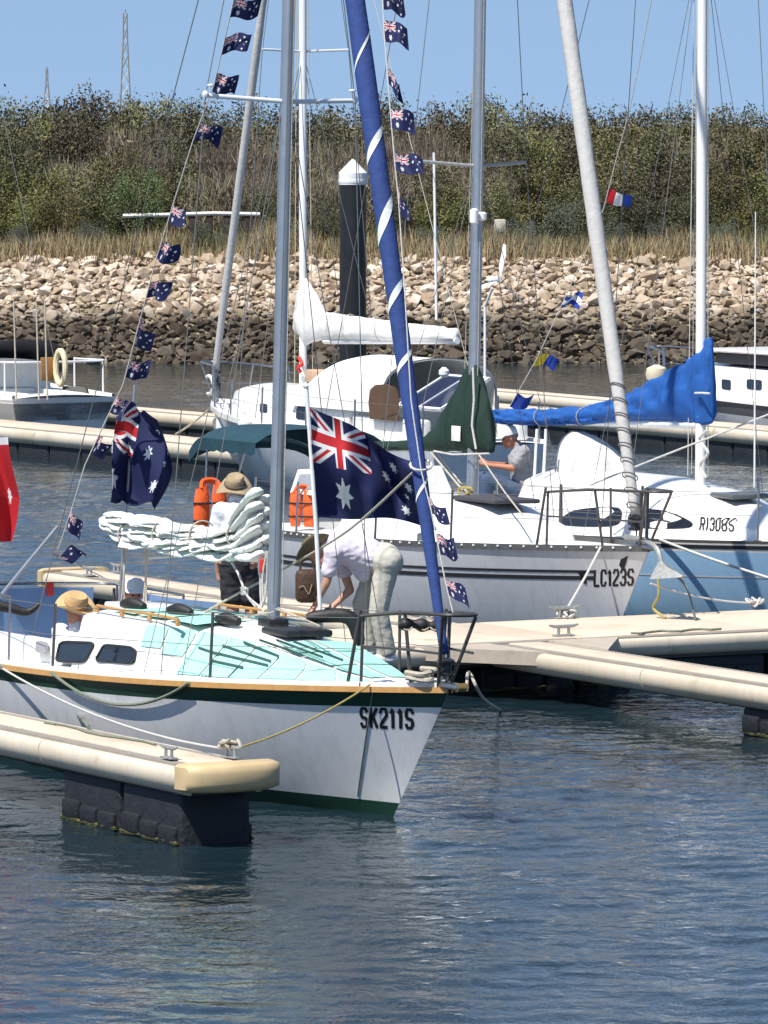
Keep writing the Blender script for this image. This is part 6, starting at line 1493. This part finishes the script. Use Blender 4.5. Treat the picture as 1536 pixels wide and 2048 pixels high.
# docking lines of yachts 2 and 3
c2 = atz(1130, 1224, ZD + .07)
knot(c2 - Vector((0, 0, .05)), .085, 'rope white', 'white rope heaped on the walkway cleat in front of the silver yacht', 5)
o_ = thing('dock_cleat', 'galvanised cleat under the heaped white rope on the walkway edge', 'cleat', (0, 0, 0)); cleat(o_, (c2.x, c2.y, ZD + .004), math.atan2(WW.y, WW.x), 1.3)
rope('white bow line of the silver yacht running down to the walkway', sag(c2, B2.M @ B2.hp(.06, B2.sheer(.06) + .03, -1, .01), .02), 'rope white', .014)
c3_ = atz(1512, 1206, ZD + .07); knot(c3_ - Vector((0, 0, .05)), .10, 'rope white', 'white rope heaped at the right edge in front of the blue hull', 6)
rope('pale rope across the blue hull from the silver bow to the rope heap', sag(c3_, B2.M @ Vector((-.02, .05, .85)), .05), 'rope white', .011)
rope('thick white bow line across the blue hull running out of the picture', sag(B3.M @ B3.hp(.28, B3.sheer(.28) + .03, -1, .02), wpos(wcoord(c3_)[0] + 1.2, -1.0, ZD + .05), .04), 'rope white', .016)
rope('frayed yellow rope hanging from the anchor down the silver bow', bez([B2.M @ Vector((.28, -.05, 1.0)), B2.M @ Vector((.30, -.04, .75)), B2.M @ Vector((.18, -.03, .6)), B2.M @ Vector((.42, -.02, .51))], 6), 'rope yellow', .016)
rope('thin dark rope hanging in a curve against the blue hull', bez([B2.M @ Vector((.30, .1, 1.0)), B2.M @ Vector((.60, .12, .85)), B2.M @ Vector((.75, .15, .51))], 6), 'wire', .014)
# diagonal dock line of yacht 3 up to its shroud, and far bow line of yacht 4
rope('pale line slanting up to the right edge across the blue yacht', [at(1180, 970, 69.6), at(1330, 910, 69.2), at(1545, 826, 68.6)], 'rope white', .012)
rope('bow line of the white cruising yacht to the far finger dock', sag(B4.M @ Vector((.05, 0, 1.15)), atz(352, 868, ZD), .03), 'rope', .018)
# clutter on the foredeck of yacht 1
kz = B1.dz(-2.6, .4)
bk = thing('black_gear_bag', 'black padded sail bag draped on the fore deck beside the bending person', 'bag', B1.M @ Vector((-2.2, .55, kz)))
yb = (B1.M @ Vector((-2.2, .55, kz))).y + .1
MB().tube(bez([at(612, 1236, yb), at(650, 1232, yb), at(690, 1232, yb), at(708, 1246, yb), at(716, 1272, yb), at(722, 1290, yb)], 6), lambda t: .035 + .03 * math.sin(math.pi * min(1, t * 1.05)) ** .5, 10).build('body', 'black rubber', bk, True, True)
MB().tube(bez([at(640, 1232, yb), at(655, 1216, yb), at(672, 1230, yb)], 6), .009, 6).build('strap', 'black plastic', bk, True, True)
wc_ = thing('deck_winch', 'small dark winch and frame on the fore deck in front of the hatch', 'winch', B1.M @ B1.pixz(800, 1320, B1.sheer(.12)))
pw = B1.M @ B1.pix(832, 1252, -.12)
bk2 = thing('furled_awning', 'black rolled awning tied inside the bow pulpit', 'roll', pw)
MB().tube(bez([at(796, 1250, pw.y), at(825, 1248, pw.y), at(858, 1252, pw.y), at(884, 1250, pw.y)], 6), lambda t: .035 + .025 * math.sin(9 * t) ** 2, 9).build('roll', 'black rubber', bk2, True, True)
for px in (815, 848, 870): MB().tube([at(px, 1258, pw.y) + Vector((.05 * math.cos(a), .05 * math.sin(a), .05 + .055 * math.sin(a))) for a in [i * math.pi / 6 for i in range(12)]], .007, 5, closed=True).build('tie', 'rope', bk2, True, True)
bpy.data.objects.remove(wc_)

# running rigging round the masts
b = B1
MB().tube(bez([b.pix(455, 1112), b.pix(478, 1150), b.pix(491, 1186), b.pix(512, 1214)], 5), .011, 6).build('boom_vang', 'rope white', b.o)
MB().tube(bez([b.pix(491, 1186), b.pix(498, 1196), b.pix(530, 1222)], 5), .011, 6).build('boom_vang', 'rope white', b.o)
MB().tube([b.pix(491, 1182) + Vector((.03 * math.cos(a * 1.7), .03 * math.sin(a * 2.3), .03 * math.sin(a))) for a in range(14)], .012, 6).build('vang_knot', 'rope white', b.o)
for (px, dy, y) in ((528, 100, -.05), (535, 86, .05), (524, 110, .0)):
    MB().tube(bez([b.pix(px + 6, 1104, y), b.pix(px - 3, 1104 + dy * .5, y), b.pix(px, 1104 + dy, y), b.pix(px + 6, 1104 + dy * .55, y), b.pix(px + 8, 1106, y)], 6), .010, 6).build('halyard_coil', 'rope white', b.o)
MB().box(b.pix(524, 1132, -.05), (.05, .04, .12), bev=.01).build('red_pouch', 'red', b.o)
for (pa, pb) in (((552, 1218), (610, 1240)), ((548, 1224), (470, 1238)), ((556, 1216), (640, 1252))): MB().tube([b.pix(*pa, -.05), b.pix(*pb, -.25)], .007, 5).build('deck_line', 'rope', b.o)
b = B2
MB().tube(bez([b.pix(928 + 16 * math.cos(a * 2.1), 990 + 16 * math.sin(a * 1.3), -.1 + .05 * math.sin(a)) for a in range(12)], 4), .014, 6).build('coiled_line', 'rope yellow', b.o)
MB().tube([b.pix(862, 905, -.1), b.pix(930, 986, -.1)], .012, 6).build('boom_vang', 'rope', b.o); MB().tube([b.pix(872, 900, .1), b.pix(934, 984, .1)], .010, 6).build('boom_vang', 'rope', b.o)
MB().tube([b.pix(955, 905, -.12), b.pix(1010, 985, -.3), b.pix(1045, 1030, -.5)], .009, 6).build('sheet_line', 'rope', b.o)
# lines lying on the docks
rope('thin dark line lying along the top of the foreground finger dock', [WM[lf.name] @ Vector((f1 - WWID / 2 - 3.6 + k * .3, .12 + .05 * math.sin(k * 1.3), ZL + .012)) for k in range(8)], 'rope green', .010, 'dock_line')
pz = [atz(1262 + 20 * k, 1266 - 1.0 * k + 1.5 * math.sin(k * 1.7), ZD + .012) for k in range(10)]
rope('thin dark line lying on the walkway right of the cleat', pz, 'rope green', .012, 'dock_line')
# stern gear at the left edge
hk = B1.M @ Vector((-7.2, -.3, 1.0)); tag(MB().tube([at(-6, 1200, hk.y), at(58, 1122, hk.y), at(116, 1052, hk.y)], .017, 8).build('boat_hook', 'alloy'), 'grey boat hook leaning up over the stern rail at the left edge', 'boat hook')
tag(MB().tube(bez([at(-12, 1210, hk.y), at(20, 1216, hk.y), at(52, 1224, hk.y), at(70, 1216, hk.y), at(80, 1204, hk.y)], 6), lambda t: .05 * (1 - t) ** .6 + .006, 9).build('tiller_handle', 'black rubber'), 'black curved tiller handle pointing right at the left edge of the cockpit', 'tiller')
